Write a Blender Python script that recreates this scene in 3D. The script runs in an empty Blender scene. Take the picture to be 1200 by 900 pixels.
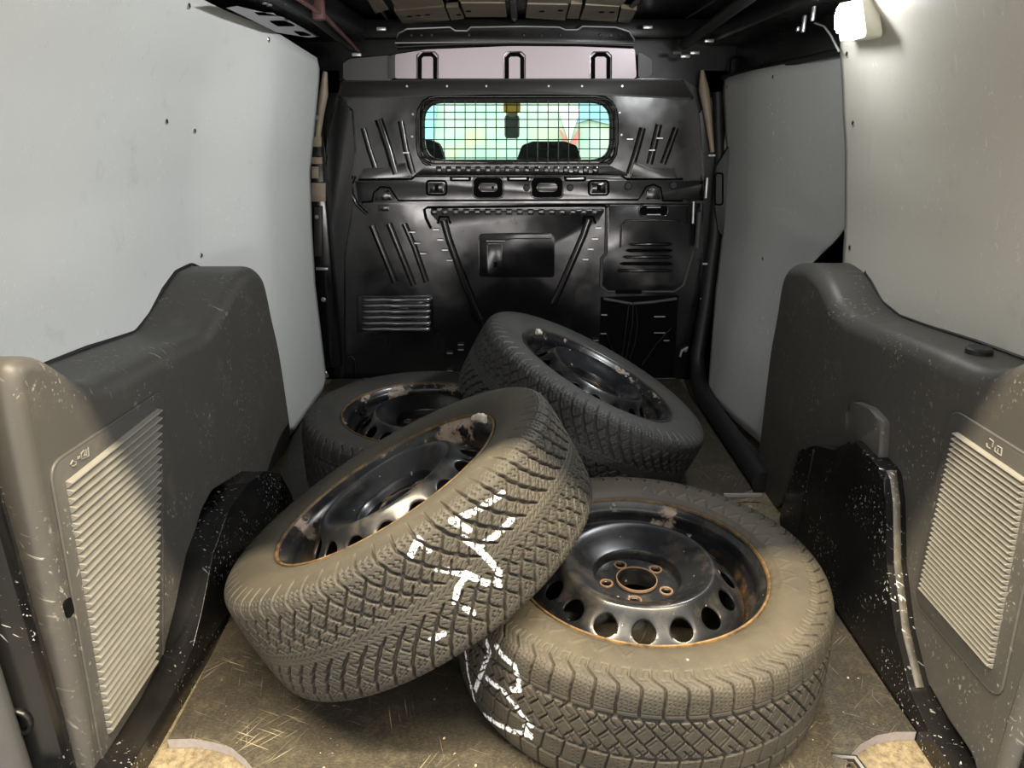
import bpy, bmesh, math, random
import numpy as np
from mathutils import Vector, Matrix

random.seed(7)
rng = np.random.default_rng(7)
SC = bpy.context.scene
COL = SC.collection
PI = math.pi

# ------------------------------------------------------------------ camera
FPX, PITCH, CAMH = 832.0, math.radians(19.9), 0.918
cam = bpy.data.cameras.new('camera')
cam.sensor_width = 36.0
cam.lens = 36.0 * FPX / 1200.0
cam.clip_start = 0.02
cam_o = bpy.data.objects.new('camera', cam)
COL.objects.link(cam_o)
cam_o.location = (0, 0, CAMH)
cam_o.rotation_euler = (PI / 2 - PITCH, 0, 0)
SC.camera = cam_o

# ------------------------------------------------------------------ world
W = bpy.data.worlds.new('garage_ambient')
W.use_nodes = True
SC.world = W
bg = W.node_tree.nodes['Background']
bg.inputs[0].default_value = (1.0, 0.985, 0.955, 1)
bg.inputs[1].default_value = 2.1

# ------------------------------------------------------------------ lights
def area_light(name, loc, target, sx, sy, power, color):
    l = bpy.data.lights.new(name, 'AREA')
    l.shape = 'RECTANGLE'; l.size = sx; l.size_y = sy
    l.energy = power; l.color = color
    o = bpy.data.objects.new(name, l)
    o.location = loc
    d = Vector(target) - Vector(loc)
    o.rotation_euler = d.to_track_quat('-Z', 'Y').to_euler()
    COL.objects.link(o)
    return o

# warm strip lamp under the garage ceiling, just behind the open load bay
area_light('garage_strip_lamp', (0.05, 0.20, 2.60), (0.05, 0.55, 0.0), 4.6, 0.10, 520, (1.0, 0.86, 0.62))
# added unseen light panel, placed for its bright reflection in the bulkhead
area_light('added_reflection_light', (0.0, -3.6, 0.14), (0.0, 2.0, 0.14), 3.4, 0.55, 90, (1.0, 0.95, 0.93))
# daylight falling on the yard wall in front of the van
area_light('yard_daylight', (0.3, 4.6, 3.2), (0.2, 6.6, 0.9), 4.0, 1.5, 45, (0.9, 1.0, 0.97))

SC.view_settings.view_transform = 'Standard'
SC.view_settings.look = 'None'
SC.view_settings.gamma = 1
SC.view_settings.use_curve_mapping = False
SC.view_settings.exposure = 0.0

# ------------------------------------------------------------------ survey helpers
# the photograph was surveyed: a sight line through a point of it meets a known real plane
CP, SP = math.cos(PITCH), math.sin(PITCH)
def ray(px, py):
    u = (px - 600) / FPX; v = (py - 450) / FPX
    return Vector((u, CP - v * SP, -(SP + v * CP)))
EYE = Vector((0, 0, CAMH))
def at_x(px, py, X):
    r = ray(px, py); return EYE + r * (X / r.x)
def at_y(px, py, Y):
    r = ray(px, py); return EYE + r * (Y / r.y)
def at_z(px, py, Z):
    r = ray(px, py); return EYE + r * ((Z - CAMH) / r.z)

# ------------------------------------------------------------------ object helpers
ROOT = {}
def link(o): COL.objects.link(o); return o
def tag(o, label=None, cat=None, group=None, kind=None):
    if label: o['label'] = label
    if cat: o['category'] = cat
    if group: o['group'] = group
    if kind: o['kind'] = kind
    return o
def thing(name, label, cat, loc=(0, 0, 0), M=None, group=None, kind=None):
    o = bpy.data.objects.new(name, None)
    o.empty_display_size = 0.05
    m = M if M is not None else Matrix.Translation(loc)
    o.matrix_world = m
    link(o); tag(o, label, cat, group, kind)
    ROOT[o.name] = m.inverted()
    return o
def finish(me, angle=40):
    if angle is None: return
    for p in me.polygons: p.use_smooth = True
    me.set_sharp_from_angle(angle=math.radians(angle))
def mesh_obj(name, me, mats, parent=None):
    o = bpy.data.objects.new(name, me)
    for m in (mats if isinstance(mats, (list, tuple)) else [mats]):
        if m and m.name not in me.materials: me.materials.append(m)
    link(o)
    if parent is not None:
        o.parent = parent
        ROOT[o.name] = Matrix.Identity(4)
    return o
def obj(name, bm, mats, parent=None, angle=40, local=False, label=None, kind=None):
    """bm in world coordinates (or the parent's frame when local)"""
    if parent is not None and not local:
        p = parent
        while p.parent is not None: p = p.parent
        if p.name in ROOT: bm.transform(ROOT[p.name])
    bmesh.ops.recalc_face_normals(bm, faces=bm.faces)
    me = bpy.data.meshes.new(name); bm.to_mesh(me); bm.free()
    finish(me, angle)
    o = mesh_obj(name, me, mats, parent)
    if label: o['label'] = label
    if kind: o['kind'] = kind
    return o
def B(): return bmesh.new()

def add_box(bm, c, s, rot=None, bev=0.0, seg=2):
    r = bmesh.ops.create_cube(bm, size=1.0)
    vs = r['verts']
    bmesh.ops.scale(bm, vec=Vector(s), verts=vs)
    if bev > 0:
        es = list({e for v in vs for e in v.link_edges})
        g = bmesh.ops.bevel(bm, geom=es, offset=bev, segments=seg, profile=0.5, affect='EDGES')
        vs = list({v for f in g['faces'] for v in f.verts} | {v for v in vs if v.is_valid})
    if rot is not None: bmesh.ops.rotate(bm, cent=(0, 0, 0), matrix=rot, verts=vs)
    bmesh.ops.translate(bm, vec=Vector(c), verts=vs)
    return vs
def add_tube(bm, pts, r, n=8, closed=False, cap=True, flat=1.0):
    pts = [Vector(p) for p in pts]
    m = len(pts); rings = []
    up = None
    for i, p in enumerate(pts):
        if closed: t = pts[(i + 1) % m] - pts[i - 1]
        else: t = pts[min(i + 1, m - 1)] - pts[max(i - 1, 0)]
        t.normalize()
        if up is None:
            up = t.orthogonal().normalized()
        up = (up - t * up.dot(t)); up.normalize()
        s = t.cross(up)
        rr = r[i] if isinstance(r, (list, tuple)) else r
        rings.append([bm.verts.new(p + (up * math.cos(a) + s * math.sin(a)) * rr)
                      for a in (2 * PI * k / n for k in range(n))])
    for i in range(m if closed else m - 1):
        a, b = rings[i], rings[(i + 1) % m]
        for k in range(n):
            try: bm.faces.new((a[k], a[(k + 1) % n], b[(k + 1) % n], b[k]))
            except ValueError: pass
    if cap and not closed:
        bm.faces.new(rings[0]); bm.faces.new(rings[-1][::-1])
def add_lathe(bm, prof, n=96, z0=0.0, close=False):
    rings = []
    for r, z in prof:
        rings.append([bm.verts.new((r * math.cos(2 * PI * k / n), r * math.sin(2 * PI * k / n), z + z0)) for k in range(n)])
    m = len(rings)
    for i in range(m if close else m - 1):
        a, b = rings[i], rings[(i + 1) % m]
        for k in range(n): bm.faces.new((a[k], a[(k + 1) % n], b[(k + 1) % n], b[k]))
def add_disc(bm, c, axis, r, h, n=20, bev=0.0):
    """a short cylinder standing on c along axis"""
    axis = Vector(axis).normalized(); u = axis.orthogonal().normalized(); w = axis.cross(u)
    c = Vector(c)
    prof = [(r, 0), (r, h - bev), (r - bev, h)] if bev else [(r, 0), (r, h)]
    rings = [[bm.verts.new(c + axis * z + (u * math.cos(2 * PI * k / n) + w * math.sin(2 * PI * k / n)) * q) for k in range(n)] for q, z in prof]
    for a, b in zip(rings, rings[1:]):
        for k in range(n): bm.faces.new((a[k], a[(k + 1) % n], b[(k + 1) % n], b[k]))
    bm.faces.new(rings[-1]); bm.faces.new(rings[0][::-1])
def fillet(pts, r, n=5):
    """round the corners of a closed 3-D polygon"""
    pts = [Vector(p) for p in pts]; out = []; m = len(pts)
    for i in range(m):
        rr = r[i] if isinstance(r, (list, tuple)) else r
        p, a, b = pts[i], pts[i - 1], pts[(i + 1) % m]
        da, db = (a - p), (b - p)
        la, lb = da.length, db.length
        if la < 1e-6 or lb < 1e-6 or rr <= 0: out.append(p); continue
        da /= la; db /= lb
        ang = da.angle(db)
        if ang > 3.0: out.append(p); continue
        d = min(rr / math.tan(ang / 2), la * .48, lb * .48)
        p0, p1 = p + da * d, p + db * d
        for k in range(n + 1):
            t = k / n
            out.append(p0 * (1 - t) ** 2 + p * 2 * t * (1 - t) + p1 * t * t)
    return out
def add_prism(bm, pts, vec, bev=0.0, seg=2):
    """closed polygon extruded by vec; the rim of the far face is bevelled"""
    pts = [Vector(p) for p in pts]; vec = Vector(vec)
    n = len(pts)
    a = [bm.verts.new(p) for p in pts]; b = [bm.verts.new(p + vec) for p in pts]
    f0 = bm.faces.new(a[::-1]); f1 = bm.faces.new(b)
    for i in range(n): bm.faces.new((a[i], a[(i + 1) % n], b[(i + 1) % n], b[i]))
    if bev > 0:
        bmesh.ops.bevel(bm, geom=list(f1.edges), offset=bev, segments=seg, profile=0.5, affect='EDGES', clamp_overlap=True)
def add_sheet_with_holes(bm, outer, holes, vec, bev=0.0):
    """flat polygon with holes, extruded by vec"""
    es = []
    for loop in [outer] + holes:
        vs = [bm.verts.new(Vector(p)) for p in loop]
        es += [bm.edges.new((vs[i], vs[(i + 1) % len(vs)])) for i in range(len(vs))]
    r = bmesh.ops.triangle_fill(bm, use_beauty=True, use_dissolve=False, edges=es)
    fs = [g for g in r['geom'] if isinstance(g, bmesh.types.BMFace)]
    ext = bmesh.ops.extrude_face_region(bm, geom=fs)
    vs = [g for g in ext['geom'] if isinstance(g, bmesh.types.BMVert)]
    bmesh.ops.translate(bm, vec=Vector(vec), verts=vs)

# ------------------------------------------------------------------ materials
def new_mat(name):
    m = bpy.data.materials.new(name); m.use_nodes = True
    nt = m.node_tree
    return m, nt, nt.nodes['Principled BSDF']
def N(nt, kind, **kw):
    n = nt.nodes.new(kind)
    for k, v in kw.items():
        if k.startswith('i_'):
            n.inputs[k[2:].replace('_', ' ')].default_value = v
        else: setattr(n, k, v)
    return n
def coords(nt, scale=(1, 1, 1), rot=(0, 0, 0), loc=(0, 0, 0)):
    tc = N(nt, 'ShaderNodeTexCoord'); mp = N(nt, 'ShaderNodeMapping')
    turned = any(rot)
    if turned: mp.vector_type = 'TEXTURE'; scale = tuple(1 / q for q in scale)      # turn first, then stretch
    mp.inputs['Scale'].default_value = scale; mp.inputs['Rotation'].default_value = rot; mp.inputs['Location'].default_value = loc
    nt.links.new(tc.outputs['Object'], mp.inputs['Vector']); return mp.outputs[0]
def noise(nt, vec, scale, detail=4, rough=.55, dist=0.0):
    n = N(nt, 'ShaderNodeTexNoise'); n.inputs['Scale'].default_value = scale; n.inputs['Detail'].default_value = detail
    n.inputs['Roughness'].default_value = rough; n.inputs['Distortion'].default_value = dist
    nt.links.new(vec, n.inputs['Vector']); return n.outputs['Fac']
def ramp(nt, fac, lo, hi, a=0.0, b=1.0):
    n = N(nt, 'ShaderNodeMapRange'); n.clamp = True
    n.inputs[1].default_value = lo; n.inputs[2].default_value = hi; n.inputs[3].default_value = a; n.inputs[4].default_value = b
    nt.links.new(fac, n.inputs[0]); return n.outputs[0]
def math2(nt, op, a, b):
    n = N(nt, 'ShaderNodeMath', operation=op)
    for i, v in enumerate((a, b)):
        if isinstance(v, (int, float)): n.inputs[i].default_value = v
        else: nt.links.new(v, n.inputs[i])
    return n.outputs[0]
def mix(nt, fac, a, b):
    n = N(nt, 'ShaderNodeMix', data_type='RGBA')
    for i, v in ((6, a), (7, b)):
        if isinstance(v, tuple): n.inputs[i].default_value = (*v, 1) if len(v) == 3 else v
        else: nt.links.new(v, n.inputs[i])
    if isinstance(fac, (int, float)): n.inputs[0].default_value = fac
    else: nt.links.new(fac, n.inputs[0])
    return n.outputs[2]
def bump(nt, bs, h, strength, dist=0.001):
    n = N(nt, 'ShaderNodeBump'); n.inputs['Strength'].default_value = strength; n.inputs['Distance'].default_value = dist
    nt.links.new(h, n.inputs['Height']); nt.links.new(n.outputs[0], bs.inputs['Normal'])
def scratches(nt, amount=.5, dens=1.0, seed=0.0):
    """thin long scratches in three directions -> mask 0..1"""
    out = None
    for k, (rot, sc) in enumerate((((.3, .5, .2), (9, 160, 150)), ((1.2, -.4, .9), (150, 8, 170)), ((-.7, .9, 1.9), (160, 150, 7)))):
        v = coords(nt, tuple(s * dens for s in sc), rot, (seed + k * 3.1, seed * 2, k * 1.7))
        f = ramp(nt, noise(nt, v, 1.0, 2, .5, .3), .70 - amount * .08, .75 - amount * .08)
        out = f if out is None else math2(nt, 'MAXIMUM', out, f)
    # only here and there
    g = ramp(nt, noise(nt, coords(nt, (1, 1, 1), (0, 0, 0), (seed * 5, 1, 2)), 7.0, 3), .45, .62)
    return math2(nt, 'MULTIPLY', out, g)

def plain(name, col, rough=.5, metal=0.0, spec=.5, var=.15, nscale=20, bmp=0.0):
    m, nt, b = new_mat(name)
    f = noise(nt, coords(nt), nscale, 5)
    nt.links.new(mix(nt, f, tuple(c * (1 - var) for c in col), tuple(min(1, c * (1 + var)) for c in col)), b.inputs['Base Color'])
    b.inputs['Roughness'].default_value = rough; b.inputs['Metallic'].default_value = metal
    b.inputs['Specular IOR Level'].default_value = spec
    if bmp: bump(nt, b, noise(nt, coords(nt), 900, 2), bmp, .0006)
    return m

def black_paint(name, col=(.006, .006, .0065), rough=.16, scr=.5, scol=(.6, .6, .58), dust=.12, seed=0.0, dustcol=(.13, .115, .085), wave=.0, gloss=.55, coat=0.0, metal=0.0):
    m, nt, b = new_mat(name)
    d = ramp(nt, noise(nt, coords(nt, loc=(seed, 0, 0)), 5, 6, .65), .42, .72, 0, dust)
    c = mix(nt, d, col, dustcol)
    s = scratches(nt, scr, 1.0, seed)
    sp = ramp(nt, noise(nt, coords(nt, loc=(0, seed, 3)), 130, 1), .74, .78)
    s2 = math2(nt, 'MAXIMUM', s, math2(nt, 'MULTIPLY', sp, .5 if scr > .3 else 0.0))
    c = mix(nt, s2 if scr > 0 else 0.0, c, scol)
    nt.links.new(c, b.inputs['Base Color'])
    r = ramp(nt, noise(nt, coords(nt, loc=(seed, 5, 0)), 9, 5), .3, .7, rough, rough + .16)
    nt.links.new(r, b.inputs['Roughness'])
    b.inputs['Specular IOR Level'].default_value = gloss
    b.inputs['Coat Weight'].default_value = coat; b.inputs['Coat Roughness'].default_value = rough * .7
    b.inputs['Metallic'].default_value = metal
    if wave: bump(nt, b, noise(nt, coords(nt), 6, 2), wave, .02)
    return m

M_BULK = black_paint('black_painted_steel', (.0055, .0055, .006), scr=-.05, dust=.03, rough=.12, wave=.10, gloss=.75)
M_BULK2 = M_BULK
M_ARCH = black_paint('scratched_black_gloss_paint', scr=.25, dust=.08, rough=.13, seed=4.0, gloss=.38)
M_ROOF = black_paint('black_roof_paint', (.006, .006, .006), scr=0.0, dust=.02, rough=.25, seed=6.0, gloss=.3)
M_VOID = plain('painted_dark_opening', (.0025, .0025, .0025), .9, spec=.1)  # flat black on solid plates, tubes and discs imitates shade in openings
M_RUBBER = plain('black_rubber_seal', (.010, .010, .010), .55, nscale=60)
M_GREYRUB = plain('grey_rubber_edge', (.06, .06, .06), .6, nscale=60)
M_TAN = plain('thin_primer_overspray', (.30, .24, .17), .45, var=.35, nscale=25)
M_CLIP = plain('bare_steel_and_glint', (.55, .55, .54), .3, .6)  # bare metal parts; its pale colour also serves painted glints
M_SILVER = plain('satin_cover_plate', (.20, .178, .19), .33, .75, var=.06, nscale=6)
M_ROOFTAN = plain('dusty_roof_steel', (.17, .14, .095), .5, .2, var=.3, nscale=14)
M_WHITE = plain('white_plastic_bracket', (.26, .26, .26), .5)
M_WIRE = plain('black_wire', (.012, .012, .012), .4)
M_SCREW = plain('dark_screw_head', (.05, .045, .04), .4, .7)
M_CHROME = plain('polished_steel_screw', (.6, .6, .6), .25, .9)

def panel_mat(name, col, seed, warm=.0):
    m, nt, b = new_mat(name)
    big = noise(nt, coords(nt, loc=(seed, 0, 0)), 2.2, 4)
    c = mix(nt, big, tuple(x * .92 for x in col), tuple(min(1, x * 1.05) for x in col))
    sm = ramp(nt, noise(nt, coords(nt, (1, 1, 1), (0, 0, 0), (seed, 2, 2)), 13, 6, .7), .60, .80, 0, .35)
    c = mix(nt, sm, c, tuple(x * .55 for x in col))
    s = scratches(nt, .25, .8, seed)
    c = mix(nt, math2(nt, 'MULTIPLY', s, .6), c, (.85, .85, .83))
    v = coords(nt, (60, 60, 9), (.25, 0, 0), (seed, 1, 0))
    dk = ramp(nt, noise(nt, v, 1.0, 2), .78, .83)
    c = mix(nt, math2(nt, 'MULTIPLY', dk, .55), c, (.06, .06, .055))
    nt.links.new(c, b.inputs['Base Color'])
    b.inputs['Roughness'].default_value = .42
    b.inputs['Specular IOR Level'].default_value = .35
    bump(nt, b, noise(nt, coords(nt), 300, 2), .35, .0014)
    return m
M_PANEL_L = panel_mat('grey_laminate_hardboard', (.70, .71, .69), 1.0)
M_PANEL_R = panel_mat('grey_laminate_hardboard_right', (.64, .615, .54), 5.0)
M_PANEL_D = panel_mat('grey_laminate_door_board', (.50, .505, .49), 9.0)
M_BOARDEDGE = plain('brown_hardboard_edge', (.10, .075, .06), .8)

def trim_mat():
    m, nt, b = new_mat('scuffed_grey_plastic')
    big = noise(nt, coords(nt), 3.0, 5)
    c = mix(nt, big, (.050, .047, .043), (.072, .067, .059))
    d = ramp(nt, noise(nt, coords(nt, loc=(3, 0, 0)), 11, 6, .7), .55, .8, 0, .35)
    c = mix(nt, d, c, (.19, .165, .12))
    s = scratches(nt, .4, .9, 3.0)
    c = mix(nt, math2(nt, 'MULTIPLY', s, .6), c, (.42, .40, .35))
    nt.links.new(c, b.inputs['Base Color'])
    b.inputs['Roughness'].default_value = .48
    b.inputs['Specular IOR Level'].default_value = .42
    bump(nt, b, noise(nt, coords(nt), 700, 2), .25, .0006)
    return m
M_TRIM = trim_mat()
M_SLAT = plain('grey_plastic_grille_slat', (.19, .18, .155), .5, var=.2, nscale=40, bmp=.2)

def mat_floor():
    m, nt, b = new_mat('scratched_brown_black_floor_board')
    big = noise(nt, coords(nt), 4, 6, .7)
    c = mix(nt, ramp(nt, big, .3, .7), (.014, .012, .009), (.036, .030, .021))
    dust = ramp(nt, noise(nt, coords(nt, loc=(2, 2, 0)), 28, 6, .7), .5, .78, 0, .5)
    c = mix(nt, dust, c, (.11, .09, .058))
    for k, (rot, dens) in enumerate(((.25, 1.0), (1.2, 1.3), (-.5, .8), (2.3, 1.1))):
        v = coords(nt, (300 * dens, 8 * dens, 1), (0, 0, rot), (k * 2.3, k, 0))
        f = ramp(nt, noise(nt, v, 1.0, 2, .5, .4), .65, .72, 0, .75)
        g = ramp(nt, noise(nt, coords(nt, loc=(k, k * 2, 0)), 6, 3), .49, .62)
        c = mix(nt, math2(nt, 'MULTIPLY', f, g), c, (.36, .31, .21))
    gr = ramp(nt, noise(nt, coords(nt, (1, 2.5, 1)), 170, 4, .7), .45, .7, 0, .35)
    c = mix(nt, gr, c, (.13, .108, .07))
    fl = ramp(nt, noise(nt, coords(nt, (1, .8, 1), (0, 0, 0), (6, 6, 0)), 95, 2), .72, .76)
    c = mix(nt, math2(nt, 'MULTIPLY', fl, .7), c, (.6, .52, .36))
    nt.links.new(c, b.inputs['Base Color'])
    b.inputs['Roughness'].default_value = .5
    bump(nt, b, noise(nt, coords(nt, (1, .3, 1)), 220, 3), .25, .0015)
    return m
M_MAT = mat_floor()
M_MATEDGE = plain('frayed_grey_board_edge', (.30, .27, .26), .8, var=.3, nscale=120)
def floor_metal():
    m, nt, b = new_mat('dusty_beige_floor_steel')
    f = noise(nt, coords(nt), 90, 6, .75)
    c = mix(nt, ramp(nt, f, .35, .65), (.08, .06, .033), (.30, .24, .145))
    g = ramp(nt, noise(nt, coords(nt, loc=(1, 1, 0)), 6, 4), .4, .65)
    c = mix(nt, math2(nt, 'MULTIPLY', g, .7), c, (.07, .055, .035))
    nt.links.new(c, b.inputs['Base Color']); b.inputs['Roughness'].default_value = .75
    bump(nt, b, f, .4, .002)
    return m
M_FLOOR = floor_metal()

def tyre_mat(name, rubber, dust, amount, seed):
    m, nt, b = new_mat(name)
    big = noise(nt, coords(nt, loc=(seed, 0, 0)), 7, 6, .65)
    side = N(nt, 'ShaderNodeAttribute', attribute_name='side').outputs['Fac']
    band = noise(nt, coords(nt, (1, 1, 6), (0, 0, 0), (0, seed, 0)), 12, 5, .7)
    f = math2(nt, 'ADD', ramp(nt, big, .3, .7, amount - .22, amount + .22), math2(nt, 'MULTIPLY', side, .28))
    f = math2(nt, 'ADD', f, ramp(nt, band, .3, .7, -.12, .12))
    nn = N(nt, 'ShaderNodeClamp'); nt.links.new(f, nn.inputs[0])
    c = mix(nt, nn.outputs[0], rubber, dust)
    # bare dark patches wiped clean of dust on the sidewall next to the rim
    inner = N(nt, 'ShaderNodeAttribute', attribute_name='bead').outputs['Fac']
    w = math2(nt, 'MULTIPLY', inner, ramp(nt, noise(nt, coords(nt, loc=(seed, 3, 1)), 16, 4), .47, .53))
    c = mix(nt, math2(nt, 'MULTIPLY', w, .65), c, rubber)
    fine = noise(nt, coords(nt), 260, 3)
    c = mix(nt, ramp(nt, fine, .55, .75, 0, .35), c, tuple(min(1, x * 1.35) for x in dust))
    sp = ramp(nt, noise(nt, coords(nt, loc=(seed, 9, 9)), 75, 1), .79, .815)
    c = mix(nt, math2(nt, 'MULTIPLY', sp, .5), c, (.34, .32, .28))
    p = N(nt, 'ShaderNodeAttribute', attribute_name='paint').outputs['Fac']
    pn = ramp(nt, noise(nt, coords(nt), 150, 3), .36, .48)
    c = mix(nt, math2(nt, 'MULTIPLY', p, pn), c, (.86, .88, .90))
    nt.links.new(c, b.inputs['Base Color'])
    b.inputs['Roughness'].default_value = .62
    b.inputs['Specular IOR Level'].default_value = .35
    bump(nt, b, noise(nt, coords(nt), 1100, 2), .25, .0005)
    return m

def rim_mat(name, seed, flake, dust):
    """black enamel; old paint has flaked from the bead seat in patches"""
    m, nt, b = new_mat(name)
    tc = N(nt, 'ShaderNodeTexCoord'); sx = N(nt, 'ShaderNodeSeparateXYZ'); nt.links.new(tc.outputs['Object'], sx.inputs[0])
    r = math2(nt, 'SQRT', math2(nt, 'ADD', math2(nt, 'POWER', sx.outputs[0], 2.0), math2(nt, 'POWER', sx.outputs[1], 2.0)), 0.0)
    seat = math2(nt, 'MULTIPLY', ramp(nt, r, .197, .201), ramp(nt, r, .219, .216))
    big = ramp(nt, noise(nt, coords(nt, loc=(seed, seed, 0)), 9, 5, .7), .60 - flake * .22, .64 - flake * .22)
    fk = math2(nt, 'MULTIPLY', seat, big)
    base = (.008, .0085, .010)
    d = ramp(nt, noise(nt, coords(nt, loc=(0, seed, 0)), 14, 6, .7), .5, .75, 0, dust)
    c = mix(nt, d, base, (.22, .18, .13))
    c = mix(nt, fk, c, mix(nt, noise(nt, coords(nt), 60, 4), (.13, .085, .05), (.44, .36, .28)))
    # rust in the corner where the disc meets the barrel
    corner = math2(nt, 'MULTIPLY', ramp(nt, r, .178, .186), ramp(nt, r, .199, .193))
    ru = math2(nt, 'MULTIPLY', corner, ramp(nt, noise(nt, coords(nt, loc=(seed, 1, 1)), 18, 4), .42, .62))
    c = mix(nt, math2(nt, 'MULTIPLY', ru, .55), c, (.16, .085, .03))
    sp = ramp(nt, noise(nt, coords(nt, loc=(seed, 4, 4)), 70, 1), .77, .80)
    c = mix(nt, math2(nt, 'MULTIPLY', sp, .6), c, (.5, .5, .48))
    nt.links.new(c, b.inputs['Base Color'])
    rr = math2(nt, 'ADD', ramp(nt, noise(nt, coords(nt, loc=(seed, 2, 0)), 10, 5), .3, .7, .14 + dust * .4, .30 + dust * .5), math2(nt, 'MULTIPLY', fk, .4))
    nt.links.new(rr, b.inputs['Roughness'])
    b.inputs['Specular IOR Level'].default_value = .6
    return m
def rust_mat():
    m, nt, b = new_mat('rusty_rim_edge')
    f = noise(nt, coords(nt), 45, 6, .7)
    c = mix(nt, ramp(nt, f, .35, .65), (.03, .018, .010), (.17, .10, .034))
    nt.links.new(c, b.inputs['Base Color']); b.inputs['Roughness'].default_value = .6; b.inputs['Metallic'].default_value = .15
    bump(nt, b, f, .4, .001)
    return m
M_RUST = rust_mat()
M_BLACKEDGE = plain('worn_black_rim_edge', (.03, .027, .023), .35, var=.5, nscale=60)
M_HUBRUST = plain('rusty_machined_ring', (.20, .125, .075), .45, .3, var=.4, nscale=60)
M_WEIGHT = plain('oxidised_balance_weight', (.50, .45, .38), .75, .1, var=.35, nscale=70)

# ------------------------------------------------------------------ setting: shell of the van
YB = 2.634                       # bulkhead plane
CX = 0.045                       # middle of the load bay
def struct(name, bm, m, **kw):
    o = obj(name, bm, m, **kw); o['kind'] = 'structure'; return o

bm = B(); add_box(bm, (CX, 1.72, -.045), (1.80, 1.86, .05)); struct('floor', bm, M_FLOOR)
bm = B(); add_box(bm, (0, 1.5, -.60), (14, 16, .04))
garage = struct('floor_garage', bm, plain('garage_concrete', (.20, .195, .185), .6, var=.2, nscale=3))
bm = B(); add_box(bm, (0, -4.3, 1.0), (14, .1, 3.3)); struct('wall_added_blocker', bm, plain('added_dark_blocker', (.20, .20, .20), .8))  # unseen dark wall, added to block ambient light from behind the camera
bm = B(); add_box(bm, (CX - .875, 1.72, .58), (.03, 1.87, 1.28)); struct('wall_left', bm, M_ROOF)
bm = B(); add_box(bm, (CX + .935, 1.72, .58), (.03, 1.87, 1.28)); struct('wall_right', bm, M_ROOF)
bm = B(); add_box(bm, (CX + .03, 2.33, 1.275), (1.86, 3.20, .03))
ceiling = struct('ceiling', bm, M_ROOF)

# ---- bulkhead
def bp(px, py, out=0.0):
    return at_y(px, py, YB - out)
def bpoly(pts, r=0.0, out=0.0, n=4):
    return fillet([bp(x, y, out) for x, y in pts], r, n)
def rect(x0, y0, x1, y1): return [(x0, y0), (x1, y0), (x1, y1), (x0, y1)]

WIN = bpoly(rect(498, 121, 714, 187), .065, 0, 8)
sheet_outline = bpoly([(393, 443), (383, 300), (378, 240), (384, 150), (394, 112), (404, 94), (800, 92), (834, 115),
                       (845, 200), (840, 330), (827, 443)], .02, 0)
bm = B()
add_sheet_with_holes(bm, sheet_outline, [WIN], (0, .012, 0))
bulk = struct('wall_front', bm, M_BULK)

bm = B()
add_box(bm, (CX, 2.668, 1.165), (1.90, .016, .27)); add_box(bm, (-.775, 2.668, .5), (.36, .016, 1.2)); add_box(bm, (.85, 2.668, .5), (.40, .016, 1.2))
obj('upper_closure', bm, M_ROOF, bulk)

def bplate(name, pts, out=.006, bev=.003, r=.008, m=None, base=0.0, parent=None, label=None):
    bm = B(); add_prism(bm, bpoly(pts, r, base), (0, -out, 0), bev)
    return obj(name, bm, m or M_BULK2, parent or bulk, label=label)
def bbead(name, pts, rad=.004, m=None, out=0.0, closed=False, parent=None, n=8):
    bm = B(); add_tube(bm, [bp(x, y, out) for x, y in pts], rad, n, closed)
    return obj(name, bm, m or M_BULK2, parent or bulk, angle=60)
def bring(name, pts, r, rad, m=None, out=0.0, parent=None):
    bm = B(); add_tube(bm, bpoly(pts, r, out), rad, 8, True)
    return obj(name, bm, m or M_BULK2, parent or bulk, angle=60)

# top cover plate, leaning towards the load bay, with three hook slots
def tp(px, py):       # leaning plane: from Y=YB-.02 at its foot to YB-.075 at its top
    y = YB - .02
    for _ in range(12):
        p = at_y(px, py, y); y = YB - .02 - .011 * max(-.2, min(1.2, (p.z - 1.075) / .11))
    return at_y(px, py, y)
cover = bm = B()
add_prism(bm, fillet([tp(x, y) for x, y in ((462, 92), (462, 64), (500, 58), (600, 54), (700, 54), (744, 57), (746, 92))], .012), (0, .004, 0))
obj('cover_plate', bm, M_SILVER, bulk)
bm = B(); add_prism(bm, fillet([tp(x, y) for x, y in ((402, 94), (402, 74), (410, 69), (454, 65), (460, 66), (460, 94))], .012), (0, .006, 0))
obj('cover_plate_end', bm, plain('dark_cover_end', (.05, .048, .048), .4), bulk)
bm = B(); add_prism(bm, fillet([tp(x, y) for x, y in ((748, 92), (748, 60), (758, 66), (764, 70), (764, 88))], .012), (0, .006, 0))
obj('cover_plate_end', bm, plain('dark_cover_end_right', (.05, .048, .05), .4), bulk)
bm = B(); add_prism(bm, [tp(x, y) + Vector((0, -.003, 0)) for x, y in ((455, 92), (455, 66), (463, 64), (463, 92))], (0, -.004, 0), .001)
obj('cover_seam', bm, M_GREYRUB, bulk)
for x in (501, 603, 704):
    pts = [(x - 9, 92), (x - 9, 68), (x - 5, 64), (x + 5, 64), (x + 9, 68), (x + 9, 92)]
    bm = B(); add_tube(bm, [tp(*p) + Vector((0, -.003, 0)) for p in pts], .0068, 8)
    h = obj('hook_slot', bm, M_VOID, bulk, angle=60)
    bm = B(); add_tube(bm, [tp(px + (-3.4 if px < x else 3.4 if px > x else 0), py - (3 if py < 80 else 0)) + Vector((0, -.002, 0)) for px, py in pts], .0022, 6)
    obj('slot_rim', bm, M_CHROME, h, angle=60)
bplate('flange', [(398, 116), (400, 95), (600, 92), (800, 93), (815, 117), (720, 112), (600, 110), (490, 113)], .012, .006, .01,
       plain('dull_dark_flange', (.020, .018, .016), .42))
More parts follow.
